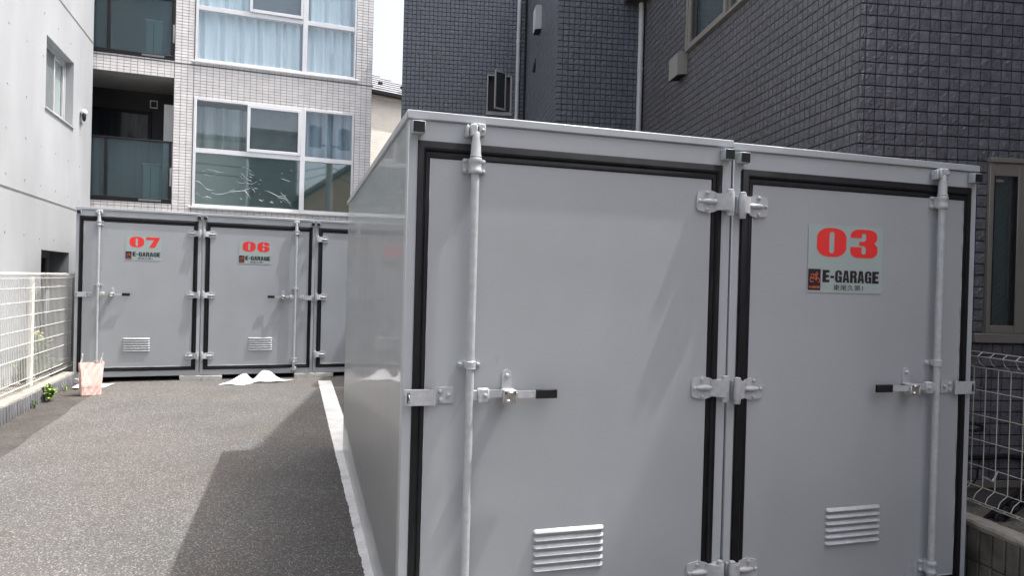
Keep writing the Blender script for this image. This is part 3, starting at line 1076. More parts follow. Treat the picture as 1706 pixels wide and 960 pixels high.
for z in (1.96, 2.645, 3.165, 3.67, 4.36, 4.92):
    s = 2.2
    while s < 10.4:
        if not (WIN_UP[0] - .1 < s < WIN_UP[1] + .1 and WIN_UP[2] - .1 < z < WIN_UP[3] + .1) and not (WIN_LO[0] - .1 < s < WIN_LO[1] + .1 and z < 1.9):
            link('tie_hole', hmesh if random.random() < .5 else hmesh2, lw, loc=(0, s + random.uniform(-.02, .02), z + random.uniform(-.01, .01)))
        s += .645


def left_window(h, name_label, pane, x=-.155):
    s0, s1, z0, z1 = h
    f = MB()
    f.box(x, x + .05, s0, s0 + .04, z0, z1, .003)
    f.box(x, x + .05, s1 - .04, s1, z0, z1, .003)
    f.box(x, x + .05, s0 + .041, s1 - .041, z1 - .045, z1, .003)
    f.box(x, x + .09, s0 + .041, s1 - .041, z0, z0 + .05, .003)
    mid = (s0 + s1) / 2 + .13
    w = f.build('window', M['alu_dim'], lb, label=name_label)
    q = MB()
    q.box(x + .012, x + .045, mid - .012, mid + .026, z0 + .051, z1 - .046, .003)
    q.box(x + .012, x + .040, s1 - .085, s1 - .042, z0 + .051, z1 - .046, .003)
    q.box(x + .012, x + .040, mid + .036, s1 - .086, z0 + .051, z0 + .11, .003)
    q.box(x + .012, x + .040, mid + .036, s1 - .086, z1 - .09, z1 - .046, .003)
    q.build('sash', M['alu_dim'], w)
    q = MB()
    q.box(x + .002, x + .008, mid + .03, s1 - .08, z0 + .1, z1 - .085)
    q.build('pane', M[pane], w)
    q = MB()
    q.box(x + .026, x + .030, s0 + .041, mid - .013, z0 + .051, z1 - .046)
    q.build('insect_screen', M['screen'], w)
    q = MB()
    q.box(-.02, .025, s0 - .02, s1 + .02, z0 - .022, z0 - .001, .003)
    q.build('sill', M['alu_dim'], w)


M['frosted_dark'] = mat('dark_frosted_glass', (0.03, 0.037, 0.036), 0.22, var=0.1, scale=2, spec=0.4)
M['frosted_pale'] = mat('pale_frosted_glass', (0.27, 0.32, 0.32), 0.15, var=0.1, scale=2, spec=0.6)
left_window(WIN_UP, 'white sliding window recessed high in the concrete wall', 'frosted_pale')
left_window(WIN_LO, 'tall window recessed low in the concrete wall behind the fence', 'frosted', -.30)

# outdoor sensor light on the concrete wall near its far corner
lp = thing('wall_light', 'small white sensor lamp with black front on the concrete wall', 'lamp', (-3.42 - math.sin(R(1.8)) * 9.97, 9.97 * math.cos(R(1.8)), 3.97), R(1.8))
k = MB()
k.lathe([(.075, .0005), (.075, .018), (.06, .028)], (0, .045, -.02), 'x', 18)
k.build('base_plate', M['white_plastic'], lp)
k = MB()
k.ellipsoid((.050, -.03, .07), (.045, .075, .050), 14, 8)
k.box(.012, .045, -.03, .05, -.02, .07, .01)
k.build('hood', M['white_plastic'], lp)
k = MB()
k.ellipsoid((.056, -.060, .0), (.028, .045, .080), 14, 8)
k.build('sensor_head', M['plastic'], lp)

# ------------------------------------------------------------------ white tiled apartment building
wb = thing('apartment_building', 'white tiled apartment building with wide bay windows and glass balconies', 'building', (-3.75, 10.75, 0), R(3.5))
BX0, BX1 = -1.2, 1.21
OP = [(BX0, BX1, 2.75, 4.945), (BX0, BX1, 5.245, 8.0)]
WW = [(1.53, 4.32, 2.70, 4.655), (1.53, 4.32, 5.265, 7.25)]
k = MB()
holed_wall(k, 'xz', .008, BX0, 4.63, -.1, 10.4, OP + WW, 1, .35)
k.quad((4.63, .008, -.1), (4.63, 8, -.1), (4.63, 8, 10.4), (4.63, .008, 10.4))
k.quad((BX0, .008, 10.4), (4.63, .008, 10.4), (4.63, 8, 10.4), (BX0, 8, 10.4))
k.quad((BX0, 8, -.1), (4.63, 8, -.1), (4.63, 8, 10.4), (BX0, 8, 10.4))
wwall = k.build('wall', M['mortar_white'], wb, smooth=False)
# cladding tiles: too small to pick apart one by one, joined
k = MB()
tw, th, jt = .1036, .0517, .0055


def tiles_xz(mb, x0, x1, z0, z1, tw, th, jt, y, proud, holes, jitter=.0008):
    nx, nz = int(math.ceil((x1 - x0) / tw - 1e-6)), int(math.ceil((z1 - z0) / th - 1e-6))
    for j in range(nz):
        for i in range(nx):
            a0, a1 = x0 + i * tw + jt / 2, min(x0 + (i + 1) * tw - jt / 2, x1)
            b0, b1 = z0 + j * th + jt / 2, min(z0 + (j + 1) * th - jt / 2, z1)
            if a1 - a0 < .01 or b1 - b0 < .01:
                continue
            skip = False
            for h in holes:
                if a1 > h[0] and a0 < h[1] and b1 > h[2] and b0 < h[3]:
                    # clip the tile against the opening
                    if a0 < h[0] - .008: a1 = h[0]
                    elif a1 > h[1] + .008: a0 = h[1]
                    elif b0 < h[2] - .008: b1 = h[2]
                    elif b1 > h[3] + .008: b0 = h[3]
                    else: skip = True
            if skip:
                continue
            c = min(.002, (a1 - a0) / 4)
            yy = y - proud + random.uniform(-jitter, jitter)
            t1, t2 = random.uniform(-jitter, jitter), random.uniform(-jitter, jitter)
            mb.add([(a0, y, b0), (a1, y, b0), (a1, y, b1), (a0, y, b1), (a0 + c, yy + t1, b0 + c), (a1 - c, yy + t2, b0 + c), (a1 - c, yy - t1, b1 - c), (a0 + c, yy - t2, b1 - c)],
                   [(4, 5, 6, 7), (0, 1, 5, 4), (1, 2, 6, 5), (2, 3, 7, 6), (3, 0, 4, 7)])


big = [(h[0] - .0, h[1] + .0, h[2], h[3]) for h in OP + WW]
for (zz0, zz1) in ((2.0, 5.205), (5.222, 9.0)):
    tiles_xz(k, -.5, 1.205, zz0, zz1, tw, th, jt, .008, .010, big)
    tiles_xz(k, 1.525, 4.625, zz0, zz1, tw, th, jt, .008, .010, big)
    tiles_xz(k, 1.215, 1.517, zz0, zz1, tw, th, jt, .008, .010, big)
k.build('tile_cladding', M['tile_white'], wb, smooth=False, recalc=False, kind='stuff')


def curtain(parent, x0, x1, z0, z1, y, m, fold=.16, amp=.03, name='curtain', seed=0):
    random.seed(seed)
    k = MB()
    n = int((x1 - x0) / .022)
    ph = random.uniform(0, 6)
    f2 = fold * random.uniform(.5, .7)
    for i in range(n + 1):
        x = x0 + (x1 - x0) * i / n
        yb = amp * math.sin(x / fold * 6.283 + ph + 1.3 * math.sin(x * 2.1)) + amp * .5 * math.sin(x / f2 * 6.283)
        k.v += [(x, y + yb, z0), (x + .01 * math.sin(x * 7), y + yb * .7, z1)]
    for i in range(n):
        k.f.append((2 * i, 2 * i + 1, 2 * i + 3, 2 * i + 2))
    k.build(name, m, parent, recalc=False)


def bay(z0, z1, zt, upper):
    x0, x1, xm0, xm1 = 1.535, 4.315, 3.345, 3.43
    f = MB()
    f.box(x0, x0 + .045, -.012, .10, z0 + .03, z1, .004)
    f.box(x1 - .035, x1, -.012, .10, z0 + .03, z1, .004)
    f.box(xm0, xm1, -.018, .10, z0 + .03, z1, .004)
    for a, b in ((x0 + .0455, xm0 - .0005), (xm1 + .0005, x1 - .0355)):
        f.box(a, b, -.010, .10, z1 - .045, z1, .003)
        f.box(a, b, -.010, .10, z0 + .03, z0 + .075, .003)
        f.box(a, b, -.010, .10, zt - .045, zt + .035, .003)
    w = f.build('bay_window', M['alu'], wb)
    q = MB()
    q.box(x0 - .05, x1 + .06, -.05, .10, z0 - .004, z0 + .028, .004)
    q.build('sill', M['alu'], w)
    # sliding sash in front, fixed lights elsewhere
    q = MB()
    s0, s1, t0, t1 = 2.42, xm0 - .002, zt + .037, z1 - .047
    q.box(s0, s0 + .05, -.030, -.0125, t0, t1, .003)
    q.box(s1 - .045, s1, -.030, -.0125, t0, t1, .003)
    q.box(s0 + .0505, s1 - .0455, -.030, -.0125, t1 - .05, t1, .003)
    q.box(s0 + .0505, s1 - .0455, -.030, -.0125, t0, t0 + .055, .003)
    q.build('sash', M['alu'], w)
    gl = M['glass'] if upper else M['glass_dark']
    for nm, a, b, c, d, yv in (('pane', x0 + .046, 2.43, t0, t1, .04), ('pane', s0 + .051, s1 - .046, t0 + .056, t1 - .051, -.022),
                               ('pane', xm1, x1 - .036, t0, t1, .03), ('pane', x0 + .046, xm0, z0 + .076, zt - .046, .03),
                               ('pane', xm1, x1 - .036, z0 + .076, zt - .046, .03)):
        q = MB()
        q.quad((a, yv, c), (b, yv, c), (b, yv, d), (a, yv, d))
        q.build('pane', gl, w, recalc=False)
    q = MB()
    q.box(s0 + .051, s1 - .046, .020, .022, t0 + .04, t1 - .04)
    q.build('insect_screen', M['screen'], w)
    q = MB()
    q.box(x0 - .2, x1 + .2, 1.0, 1.02, z0 - .1, z1 + .1)
    q.quad((x0 - .2, .3, z0), (x1 + .2, .3, z0), (x1 + .2, 1.0, z0), (x0 - .2, 1.0, z0))
    q.quad((x0 - .2, .3, z1), (x1 + .2, .3, z1), (x1 + .2, 1.0, z1), (x0 - .2, 1.0, z1))
    q.build('room', M['room'], w, smooth=False)
    if upper:
        curtain(w, x0 + .02, xm0 + .02, z0 + .02, zt, .12, M['curtain'], seed=1)
        curtain(w, x0 + .02, 2.46, zt, z1, .16, M['curtain'], seed=2)
        curtain(w, 2.46, xm0 + .02, zt, z1, .20, M['curtain_dull'], seed=3)
        curtain(w, xm0 + .06, x1 - .02, z0 + .02, zt, .12, M['curtain'], seed=4)
        curtain(w, xm0 + .06, x1 - .02, zt, z1, .16, M['curtain'], seed=5)
    else:
        curtain(w, x0 + .04, 2.46, zt, z1 - .12, .16, M['curtain_dull'], .22, .045, seed=6)
        curtain(w, 2.46, xm0 + .02, zt, z1, .24, M['screen'], .3, .02, seed=9)
        curtain(w, xm0 + .06, x1 - .02, zt, z1, .16, M['curtain_sky_tint'], .2, .04, seed=7)
        # the lower lights carry a dull film that has crazed and is peeling off in bright curls
        random.seed(21)
        for a, b in ((x0 + .047, xm0 - .001), (xm1 + .001, x1 - .037)):
            q = MB()
            q.quad((a, .0375, z0 + .077), (b, .0375, z0 + .077), (b, .0375, zt - .047), (a, .0375, zt - .047))
            q.build('window_film', M['film_sheet'], w, recalc=False)
        q = MB()
        P = []
        for _ in range(40):
            cx = random.choice([random.gauss(1.75, .12), random.gauss(2.75, .30), random.gauss(2.6, .35), random.uniform(1.6, 3.3)])
            cz = z0 + .076 + random.uniform(.08, .80) * (zt - z0 - .12)
            P.append((cx, cz, random.choice((.02, .03, .05, .09, .12)) * random.uniform(.7, 1.2), random.uniform(-.9, .5)))
        P += [(2.05, z0 + .32, .22, .28), (2.35, z0 + .38, .20, .25), (2.95, z0 + .30, .24, -.50), (3.1, z0 + .22, .16, -.55)]
        for cx, cz, ln, an in P:
            pts, bend = [], random.uniform(-.9, .9)
            for i in range(6):
                t = (i / 5 - .5) * 2
                x = cx + ln * t * math.cos(an)
                z = cz + ln * t * math.sin(an) + bend * ln * (t * t - .5) * .6
                pts.append((min(max(x, x0 + .06), xm0 - .02), .0255 - .004 * (1 - t * t), min(max(z, z0 + .09), zt - .06)))
            wd = random.uniform(.0010, .0040)
            q.tube(pts, [wd * .2, wd, wd * 1.3, wd, wd * .8, wd * .2], 5)
        q.build('film_curls', M['film'], w, kind='stuff')
    return w


bay(2.70, 4.655, 3.73, False)
bay(5.265, 7.25, 6.245, True)
k = MB()
k.box(BX0, 4.65, -.008, .012, 5.2055, 5.2215)
k.build('joint_strip', M['groove'], wb, smooth=False)

# balconies
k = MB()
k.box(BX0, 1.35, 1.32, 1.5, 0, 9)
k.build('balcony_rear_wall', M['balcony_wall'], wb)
for z0, z1 in ((4.9455, 5.2445), (2.45, 2.7495)):
    k = MB()
    k.box(BX0, BX1 + .1, .36, 1.318, z0, z1)
    k.box(BX0, BX1 - .0005, .012, .359, z0 + .0005, z1 - .0005)
    k.build('balcony_slab', M['soffit'], wb)
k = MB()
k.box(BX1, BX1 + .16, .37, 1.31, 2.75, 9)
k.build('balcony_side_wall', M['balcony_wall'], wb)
# white partition panel, window and small vent at the balcony's rear
k = MB()
k.box(.99, 1.205, .70, .73, 2.752, 4.62, .004)
k.build('partition_panel', M['white_plastic'], wb)
k = MB()
k.box(.685, .70, 1.295, 1.319, 4.655, 4.80)
k.box(.80, .815, 1.295, 1.319, 4.655, 4.80)
k.box(.7005, .7995, 1.295, 1.319, 4.655, 4.670)
k.box(.7005, .7995, 1.295, 1.319, 4.785, 4.80)
k.build('vent_frame', M['white_plastic'], wb)
k = MB()
for a, b in ((BX0, BX0 + .06), (-.13, -.06), (.66, .72)):
    k.box(a, b, 1.28, 1.319, 2.75, 4.58, .003)
for a, b in ((BX0 + .0605, -.1305), (-.0595, .6595)):
    k.box(a, b, 1.285, 1.319, 4.52, 4.58, .003)
bwn = k.build('balcony_window', M['dark_frame'], wb)
for a, b in ((BX0 + .061, -.131), (-.059, .659)):
    k = MB()
    k.quad((a, 1.300, 2.78), (b, 1.300, 2.78), (b, 1.300, 4.519), (a, 1.300, 4.519))
    k.build('pane', M['glass_shade'], bwn, recalc=False)
    curtain(bwn, a, b, 2.78, 4.519, 1.312, M['balcony_wall'], .12, .004, seed=int(a * 10) + 30)
for z0, zr in ((2.752, 3.835), (5.247, 6.30)):
    f = MB()
    y0, y1 = -.010, .035
    f.box(BX0, BX1 - .004, y0, y1, z0, z0 + .075, .003)
    f.box(BX0, BX1 - .004, y0, y1, zr - .028, zr, .003)
    for a in (-.62, .172, 1.155):
        f.box(a, a + .045, y0 + .002, y1 - .002, z0 + .076, zr - .0285, .003)
    r = f.build('balcony_railing', M['dark_frame'], wb)
    for a, b in ((BX0, -.625), (-.57, .168), (.22, 1.152)):
        q = MB()
        q.box(a, b, .006, .014, z0 + .078, zr - .030)
        q.build('glass_panel', M['frosted'], r)
    q = MB()
    q.box(.70, 1.05, y0 - .004, y0 - .0005, z0 + .02, z0 + .055, .001)
    q.build('rail_plate', M['screen'], r)
    # folded pale things on the balcony show through the glass edge: side screen
    q = MB()
    q.box(1.175, 1.205, -.012, .06, z0 + .3, z0 + .62, .003)
    q.build('rail_bracket', M['soffit'], r)

def wpt(a, o, z):
    c, sn = math.cos(R(3.5)), math.sin(R(3.5))
    return (-3.75 + a * c - o * sn, 10.75 + a * sn + o * c, z)


for z0, lab in ((2.752, 'pale cabinet showing through the frosted glass of the lower balcony'), (5.2465, 'pale cabinet showing through the frosted glass of the upper balcony')):
    bx = thing('balcony_cabinet', lab, 'cabinet', wpt(.87, .22, z0), R(3.5), 'cabinets on the balconies')
    k = MB()
    k.box(-.12, .13, -.12, .25, 0, .66, .01)
    k.build('body', M['cabinet'], bx)
    k = MB()
    k.box(-.14, .15, -.14, .27, .661, .69, .006)
    k.build('lid', M['cabinet'], bx)
    k = MB()
    k.box(-.01, .0, -.126, -.119, .05, .62)
    k.build('door_gap', M['plastic'], bx)

# ------------------------------------------------------------------ dark tiled house
DH = R(-10.5)
dh = thing('tiled_house', 'dark blue-grey house clad in small rough square tiles on the right', 'house', (3.222, 1.188, 0), DH)
CX, CY, AY = -1.225, 5.159, 8.637
TW, TH, TJ = .0775, .0795, .0045
HE = (.968, 1.262, 1.268, 2.452)                 # slit window in wall facing the lot
HD = (1.60, 3.335, 4.225, 5.45)                  # sliding window in the long side wall
HA = (-1.95, -1.485, 4.665, 5.385)               # awning window far left
BR = {}
k = MB()
holed_wall(k, 'xz', 0.0, 0, 1.7, .238, 7.0, [HE], 1, .10)
BR['front'] = k.build('front_wall', M['mortar_dark'], dh, smooth=False)
k = MB()
holed_wall(k, 'yz', 0.0, 0, CY, .238, 7.0, [HD], 1, .10)
BR['side'] = k.build('side_wall', M['mortar_dark'], dh, smooth=False)
k = MB()
holed_wall(k, 'xz', CY, CX, 0, 0, 7.1, [], 1, .1)
BR['rear'] = k.build('rear_wall', M['mortar_dark'], dh, smooth=False)
k = MB()
holed_wall(k, 'yz', CX, CY, AY, 0, 7.1, [], 1, .1)
BR['recess'] = k.build('recess_wall', M['mortar_dark'], dh, smooth=False)
k = MB()
holed_wall(k, 'xz', AY, -3.51, CX, 0, 7.1, [HA], 1, .10)
k.quad((-3.51, AY, 0), (-3.51, AY + 4, 0), (-3.51, AY + 4, 7.1), (-3.51, AY, 7.1))
BR['far'] = k.build('far_wall', M['mortar_dark'], dh, smooth=False)
k = MB()                                          # roofs, top storey and an unseen wing added to shade the right container
k.quad((0, 0, 7), (1.7, 0, 7), (1.7, CY, 7), (0, CY, 7))
k.box(.0, 6.0, 1.15, CY - .01, 7.001, 9.6)
k.quad((-3.51, AY + 4, 7.1), (5, AY + 4, 7.1), (5, AY, 7.1), (-3.51, AY, 7.1))
k.quad((CX, CY, 7.1), (5, CY, 7.1), (5, AY, 7.1), (CX, AY, 7.1))
k.box(1.701, 7, -3.2, 1.14, -.05, 8.7)
k.box(1.701, 7, 1.145, CY, -.05, 7.0)
k.quad((5, CY, -.1), (5, AY + 4, -.1), (5, AY + 4, 7.1), (5, CY, 7.1))
k.quad((-3.51, AY + 4, -.1), (5, AY + 4, -.1), (5, AY + 4, 7.1), (-3.51, AY + 4, 7.1))
k.build('storey_and_shade_wing', M['tile_dark'], dh, smooth=False)
k = MB()
k.box(.012, 1.7, .012, .05, -.1, .182)
k.box(.012, .05, .0501, CY - .01, -.1, .182)
k.build('foundation', M['foundation'], dh)
k = MB()
k.box(-.010, 1.69, -.010, .03, .184, .236, .003)
k.box(-.010, .03, .031, CY - .02, .184, .236, .003)
k.build('base_flashing', M['bronze'], dh)

random.seed(5)
tile_meshes = []


def tile_geo(rough=True):
    """rough-faced square tile in the xz plane facing -y, centred on its own middle"""
    hx, hz, c = TW / 2 - TJ * .56, TH / 2 - TJ * .66, .0016
    n = 3
    V = [(-hx, 0, -hz), (hx, 0, -hz), (hx, 0, hz), (-hx, 0, hz)]
    top = []
    for j in range(n + 1):
        for i in range(n + 1):
            edge = i in (0, n) or j in (0, n)
            x = (-hx + c) + (2 * hx - 2 * c) * i / n
            z = (-hz + c) + (2 * hz - 2 * c) * j / n
            if not edge:
                x += random.uniform(-.008, .008)
                z += random.uniform(-.008, .008)
            y = -.0065 - (random.uniform(-.0005, .0015) if edge else random.choice((random.uniform(-.0015, .002), random.uniform(.003, .0075))))
            top.append(len(V))
            V.append((x, y, z))
    F = []
    for j in range(n):
        for i in range(n):
            a = top[j * (n + 1) + i]
            q = (a, a + 1, a + n + 2, a + n + 1)
            F += [(q[0], q[1], q[2]), (q[0], q[2], q[3])] if (i + j) % 2 else [(q[0], q[1], q[3]), (q[1], q[2], q[3])]
    T = lambda i, j: top[j * (n + 1) + i]
    F += [tuple([0, 1] + [T(i, 0) for i in range(n, -1, -1)]), tuple([1, 2] + [T(n, j) for j in range(n, -1, -1)]),
          tuple([2, 3] + [T(i, n) for i in range(0, n + 1)]), tuple([3, 0] + [T(0, j) for j in range(0, n + 1)])]
    return V, F


variants = [tile_geo() for _ in range(20)]
tile_meshes_d = []
for V, F in variants:
    tile_meshes_d.append(MB().add(V, F).mesh('tile', M['tile_side_single'], smooth=True))
    tile_meshes.append(MB().add(V, F).mesh('tile', M['tile_dark_single'], smooth=True))


def tile_grid(a0, a1, z0, z1, holes):
    """(centre a, centre z, width, height) of every tile, cut along the openings"""
    for j in range(int((z1 - z0) / TH)):
        for i in range(int((a1 - a0) / TW)):
            p0, p1, q0, q1 = a0 + i * TW, a0 + (i + 1) * TW, z0 + j * TH, z0 + (j + 1) * TH
            for h in holes:
                if p1 > h[0] and p0 < h[1] and q1 > h[2] and q0 < h[3]:
                    opt = [(h[0] - p0) * (q1 - q0), (p1 - h[1]) * (q1 - q0), (h[2] - q0) * (p1 - p0), (q1 - h[3]) * (p1 - p0)]
                    best = opt.index(max(opt))
                    if opt[best] <= 0: p1 = p0
                    elif best == 0: p1 = h[0]
                    elif best == 1: p0 = h[1]
                    elif best == 2: q1 = h[2]
                    else: q0 = h[3]
            if p1 - p0 > .008 and q1 - q0 > .008:
                yield ((p0 + p1) / 2, (q0 + q1) / 2, p1 - p0, q1 - q0)


def tile_field(mb, spots, place_fn, fine):
    for a, z, w_, h_ in spots:
        ka, kz_ = w_ / TW, h_ / TH
        if fine:
            V, F = random.choice(variants)
            fx = random.choice((1, -1))
            mb.add([place_fn(a + v[0] * fx * ka, v[1], z + v[2] * kz_) for v in V], F if fx > 0 else [q[::-1] for q in F])
        else:
            hx, hz, c = TW / 2 - TJ * .4, TH / 2 - TJ * .62, .003
            d = [random.uniform(.0065, .011) for _ in range(4)]
            cc = random.uniform(-.006, .006)
            mb.add([place_fn(a + p * ka, -q, z + r * kz_) for p, q, r in
                    ((-hx, 0, -hz), (hx, 0, -hz), (hx, 0, hz), (-hx, 0, hz), (-hx + c, d[0], -hz + c), (hx - c, d[1], -hz + c), (hx - c, d[2], hz - c), (-hx + c, d[3], hz - c), (cc, max(d), cc))],
                   [(4, 5, 8), (5, 6, 8), (6, 7, 8), (7, 4, 8), (0, 1, 5, 4), (1, 2, 6, 5), (2, 3, 7, 6), (3, 0, 4, 7)])


ZB = .238
pf = lambda a, o, z: (a, o, z)                    # wall facing -y
ps = lambda a, o, z: (o, a, z)                    # wall facing -x
E_all = list(tile_grid(.038, 1.70, ZB, 7.0, [(HE[0] + .004, HE[1] - .004, HE[2] + .004, HE[3] + .02)]))
E_all += [(.0185, ZB + (j + .5) * TH, .037, TH) for j in range(85)]
single = [t for t in E_all if t[2] > .077 and t[3] > .079 and (2.30 < t[1] < 3.56 and t[0] < 1.32 or t[0] > .70 and t[1] < 2.31 and t[0] < 1.32)]
D_all = list(tile_grid(.0, CY, ZB, 7.0, [(HD[0] + .004, HD[1] - .004, HD[2] + .004, HD[3] - .004)]))
d_vis = sorted([t for t in D_all if t[3] > .079 and t[2] > .077 and 2.45 < t[1] < 3.75], key=lambda t: t[0])
single_d = d_vis[:max(0, 298 - len(single))]
for a, z, _w, _h in single:
    link('tile', random.choice(tile_meshes), BR['front'], loc=(a, 0, z), rot=(0, random.choice((0, math.pi)), 0))
for a, z, _w, _h in single_d:
    link('tile', random.choice(tile_meshes_d), BR['side'], loc=(0, a, z), rot=(0, random.choice((0, math.pi)), R(-90)))
ss, sd_ = set(single), set(single_d)
k = MB()
tile_field(k, [t for t in E_all if t not in ss], pf, True)
k.build('tile_field', M['tile_dark'], BR['front'], smooth=False, recalc=False, kind='stuff')
k = MB()
tile_field(k, [t for t in D_all if t not in sd_ and t[1] > 1.2], ps, True)
k.build('tile_field', M['tile_side'], BR['side'], smooth=False, kind='stuff')
k = MB()
tile_field(k, tile_grid(CX, .0, 1.0, 7.1, []), lambda a, o, z: (a, CY + o, z), False)
k.build('tile_field', M['tile_far'], BR['rear'], smooth=False, recalc=False, kind='stuff')
k = MB()
tile_field(k, tile_grid(CY, AY, 1.0, 7.1, []), lambda a, o, z: (CX + o, a, z), False)
k.build('tile_field', M['tile_far'], BR['recess'], smooth=False, kind='stuff')
k = MB()
tile_field(k, tile_grid(-3.51, CX, 1.0, 7.1, [(HA[0] + .004, HA[1] - .004, HA[2] + .004, HA[3] - .004)]), lambda a, o, z: (a, AY + o, z), False)
k.build('tile_field', M['tile_far'], BR['far'], smooth=False, recalc=False, kind='stuff')

# slit window on the front wall
s0, s1, z0, z1 = HE
f = MB()
f.box(s0, s0 + .035, -.03, .05, z0, z1, .003)
f.box(s1 - .078, s1, -.03, .05, z0, z1, .003)
f.box(s0 + .0355, s1 - .0785, -.03, .05, z1 - .09, z1, .003)
f.box(s0 + .0355, s1 - .0785, -.03, .05, z0, z0 + .055, .003)
w = f.build('slit_window', M['bronze'], dh)
q = MB()
for a, b in ((s0 + .036, s0 + .046), (s1 - .088, s1 - .079)):
    q.box(a, b, -.026, .02, z0 + .056, z1 - .091)
q.build('gasket', M['plastic'], w)
q = MB()
q.box(s0 + .0465, s1 - .0885, -.012, -.006, z0 + .057, z1 - .092)
q.build('pane', M['glass_dark'], w)
q = MB()
q.box(s0 + .05, s0 + .115, -.0145, -.0125, z1 - .130, z1 - .112)
q.build('pane_label', M['soffit'], w)
q = MB()
for i in range(24):
    q.tube([(s0 + .05, .012, z0 + .02 + i * .05), (s1 - .09, .012, z0 + .17 + i * .05)], .002, 4)
    q.tube([(s0 + .05, .012, z0 + .03 + i * .052), (s1 - .09, .012, z0 + .03 + i * .052)], .0012, 4)
q.build('line_pattern', M['screen'], w)  # thin slanting and level grey lines behind the pane
q = MB()
q.box(s0, s1, .06, .07, z0, z1)
q.build('room', M['room'], w)
q = MB()
q.box(s0 - .09, s1 + .2, -.045, .02, z0 - .065, z0 - .002, .003)
q.build('sill', M['bronze'], w)
q = MB()
q.box(s0 - .005, s1 + .2, -.045, .02, z1 + .001, z1 + .035, .003)
q.build('head_flashing', M['bronze'], w)

# sliding window on the long wall
s0, s1, z0, z1 = HD
f = MB()
f.box(-.05, .06, s1 - .055, s1, z0, z1, .003)
f.box(-.05, .06, s0, s0 + .055, z0, z1, .003)
f.box(-.05, .06, s0 + .0555, s1 - .0555, z1 - .05, z1, .003)
f.box(-.05, .06, s0 + .0555, s1 - .0555, z0, z0 + .032, .003)
w = f.build('sliding_window', M['bronze'], dh)
mid = 2.25
q = MB()
for a, b, xo in ((mid - .02, mid + .04, -.02), (s1 - .11, s1 - .056, -.02), (mid - .06, mid - .021, .01), (s0 + .056, s0 + .10, .01)):
    q.box(xo - .02, xo + .01, a, b, z0 + .033, z1 - .051, .003)
q.box(-.04, -.01, mid + .041, s1 - .111, z0 + .033, z0 + .072, .003)
q.box(-.01, .02, s0 + .101, mid - .061, z0 + .033, z0 + .072, .003)
q.build('sash', M['bronze'], w)
for a, b, xo, m_ in ((mid + .041, s1 - .111, -.024, 'glass_dark'), (s0 + .101, mid - .061, .004, 'glass_dark')):
    q = MB()
    q.quad((xo, a, z0 + .073), (xo, b, z0 + .073), (xo, b, z1 - .051), (xo, a, z1 - .051))
    q.build('pane', M[m_], w, recalc=False)
q = MB()
q.box(.075, .08, s0 + .05, s1 - .05, z0 + .05, z1 - .05)
q.build('room', M['screen'], w)
q = MB()
n = 60
for i in range(n + 1):
    yv = s0 + .06 + (mid - s0) * i / n
    xv = .06 + .008 * math.sin(i * 1.1)
    q.v += [(xv, yv, z0 + .06), (xv, yv, z1 - .05)]
q.f += [(2 * i, 2 * i + 1, 2 * i + 3, 2 * i + 2) for i in range(n)]
q.build('curtain', M['curtain_dull'], w, recalc=False)
# small hooded vent cover
def vent_cover(label, m, p0, p1):
    x0, x1, y0, y1, z0, z1 = *p0, *p1, 0, 0
k = MB()
k.prism([(-.125, 3.975), (0, 3.99), (0, 4.245), (-.10, 4.245), (-.125, 4.225)], 'y', 3.36, 3.66)
v = k.build('vent_hood', M['box_grey'], dh, label='taupe vent hood below the sliding window')
k = MB()
k.quad((-.118, 3.37, 3.972), (-.118, 3.65, 3.972), (-.01, 3.65, 3.987), (-.01, 3.37, 3.987))
k.build('vent_mouth', M['plastic'], v)
k = MB()
k.prism([(CX - .11, 5.60), (CX, 5.62), (CX, 5.99), (CX - .09, 5.99), (CX - .11, 5.96)][::1], 'y', 6.72, 6.98)
v = k.build('vent_hood', M['pipe'], dh, label='pale vent hood on the recessed wall')
k = MB()
k.box(CX - .105, CX - .01, 6.74, 6.96, 5.585, 5.612)
k.build('vent_mouth', M['plastic'], v)
k = MB()
k.prism([(CX - .06, 5.08), (CX, 5.08), (CX, 5.33), (CX - .02, 5.30)], 'y', 7.27, 7.31)
k.build('dark_window_edge', M['plastic'], dh)  # dark edge of a narrow window on the recessed wall
# downpipes
for x, y in ((-.062, CY - .055), (-1.39, AY - .055)):
    k = MB()
    k.lathe([(.037, -.05), (.037, 7.0)], (x, y, 0), 'z', 16)
    d = k.build('downpipe', M['pipe'], dh)
    for z in (4.55, 6.0):
        k = MB()
        k.lathe([(.040, -.03), (.042, -.02), (.042, .02), (.040, .03)], (x, y, z), 'z', 16)
        k.box(x - .012, x + .012, y + .035, y + .055, z - .012, z + .012)
        k.build('pipe_collar', M['pipe'], d)
k = MB()
k.box(-.30, -.002, CY - .30, CY - .013, 5.47, 5.72, .004)
k.build('small_eave', M['eave'], dh)
# awning window on the far wall, sash swung open
s0, s1, z0, z1 = HA
f = MB()
f.box(s0, s0 + .022, AY - .03, AY + .05, z0, z1, .003)
f.box(s1 - .03, s1, AY - .03, AY + .05, z0, z1, .003)
f.box(s0 + .0225, s1 - .0305, AY - .03, AY + .05, z1 - .022, z1, .003)
f.box(s0 - .01, s1 + .01, AY - .05, AY + .05, z0 - .03, z0 - .001, .003)
f.box(s0 + .0225, s1 - .0305, AY - .02, AY + .05, z0, z0 + .04, .003)
w = f.build('swing_window', M['grey_alu'], dh)
q = MB()
q.box(s0, s1, AY + .09, AY + .10, z0, z1)
q.build('room', M['balcony_wall'], w)
q = MB()
q.box(0, .026, -.03, 0, z0 + .06, z1 + .05, .003)
q.box(.234, .26, -.03, 0, z0 + .06, z1 + .05, .003)
q.box(.0265, .2335, -.03, 0, z1 + .015, z1 + .05, .003)
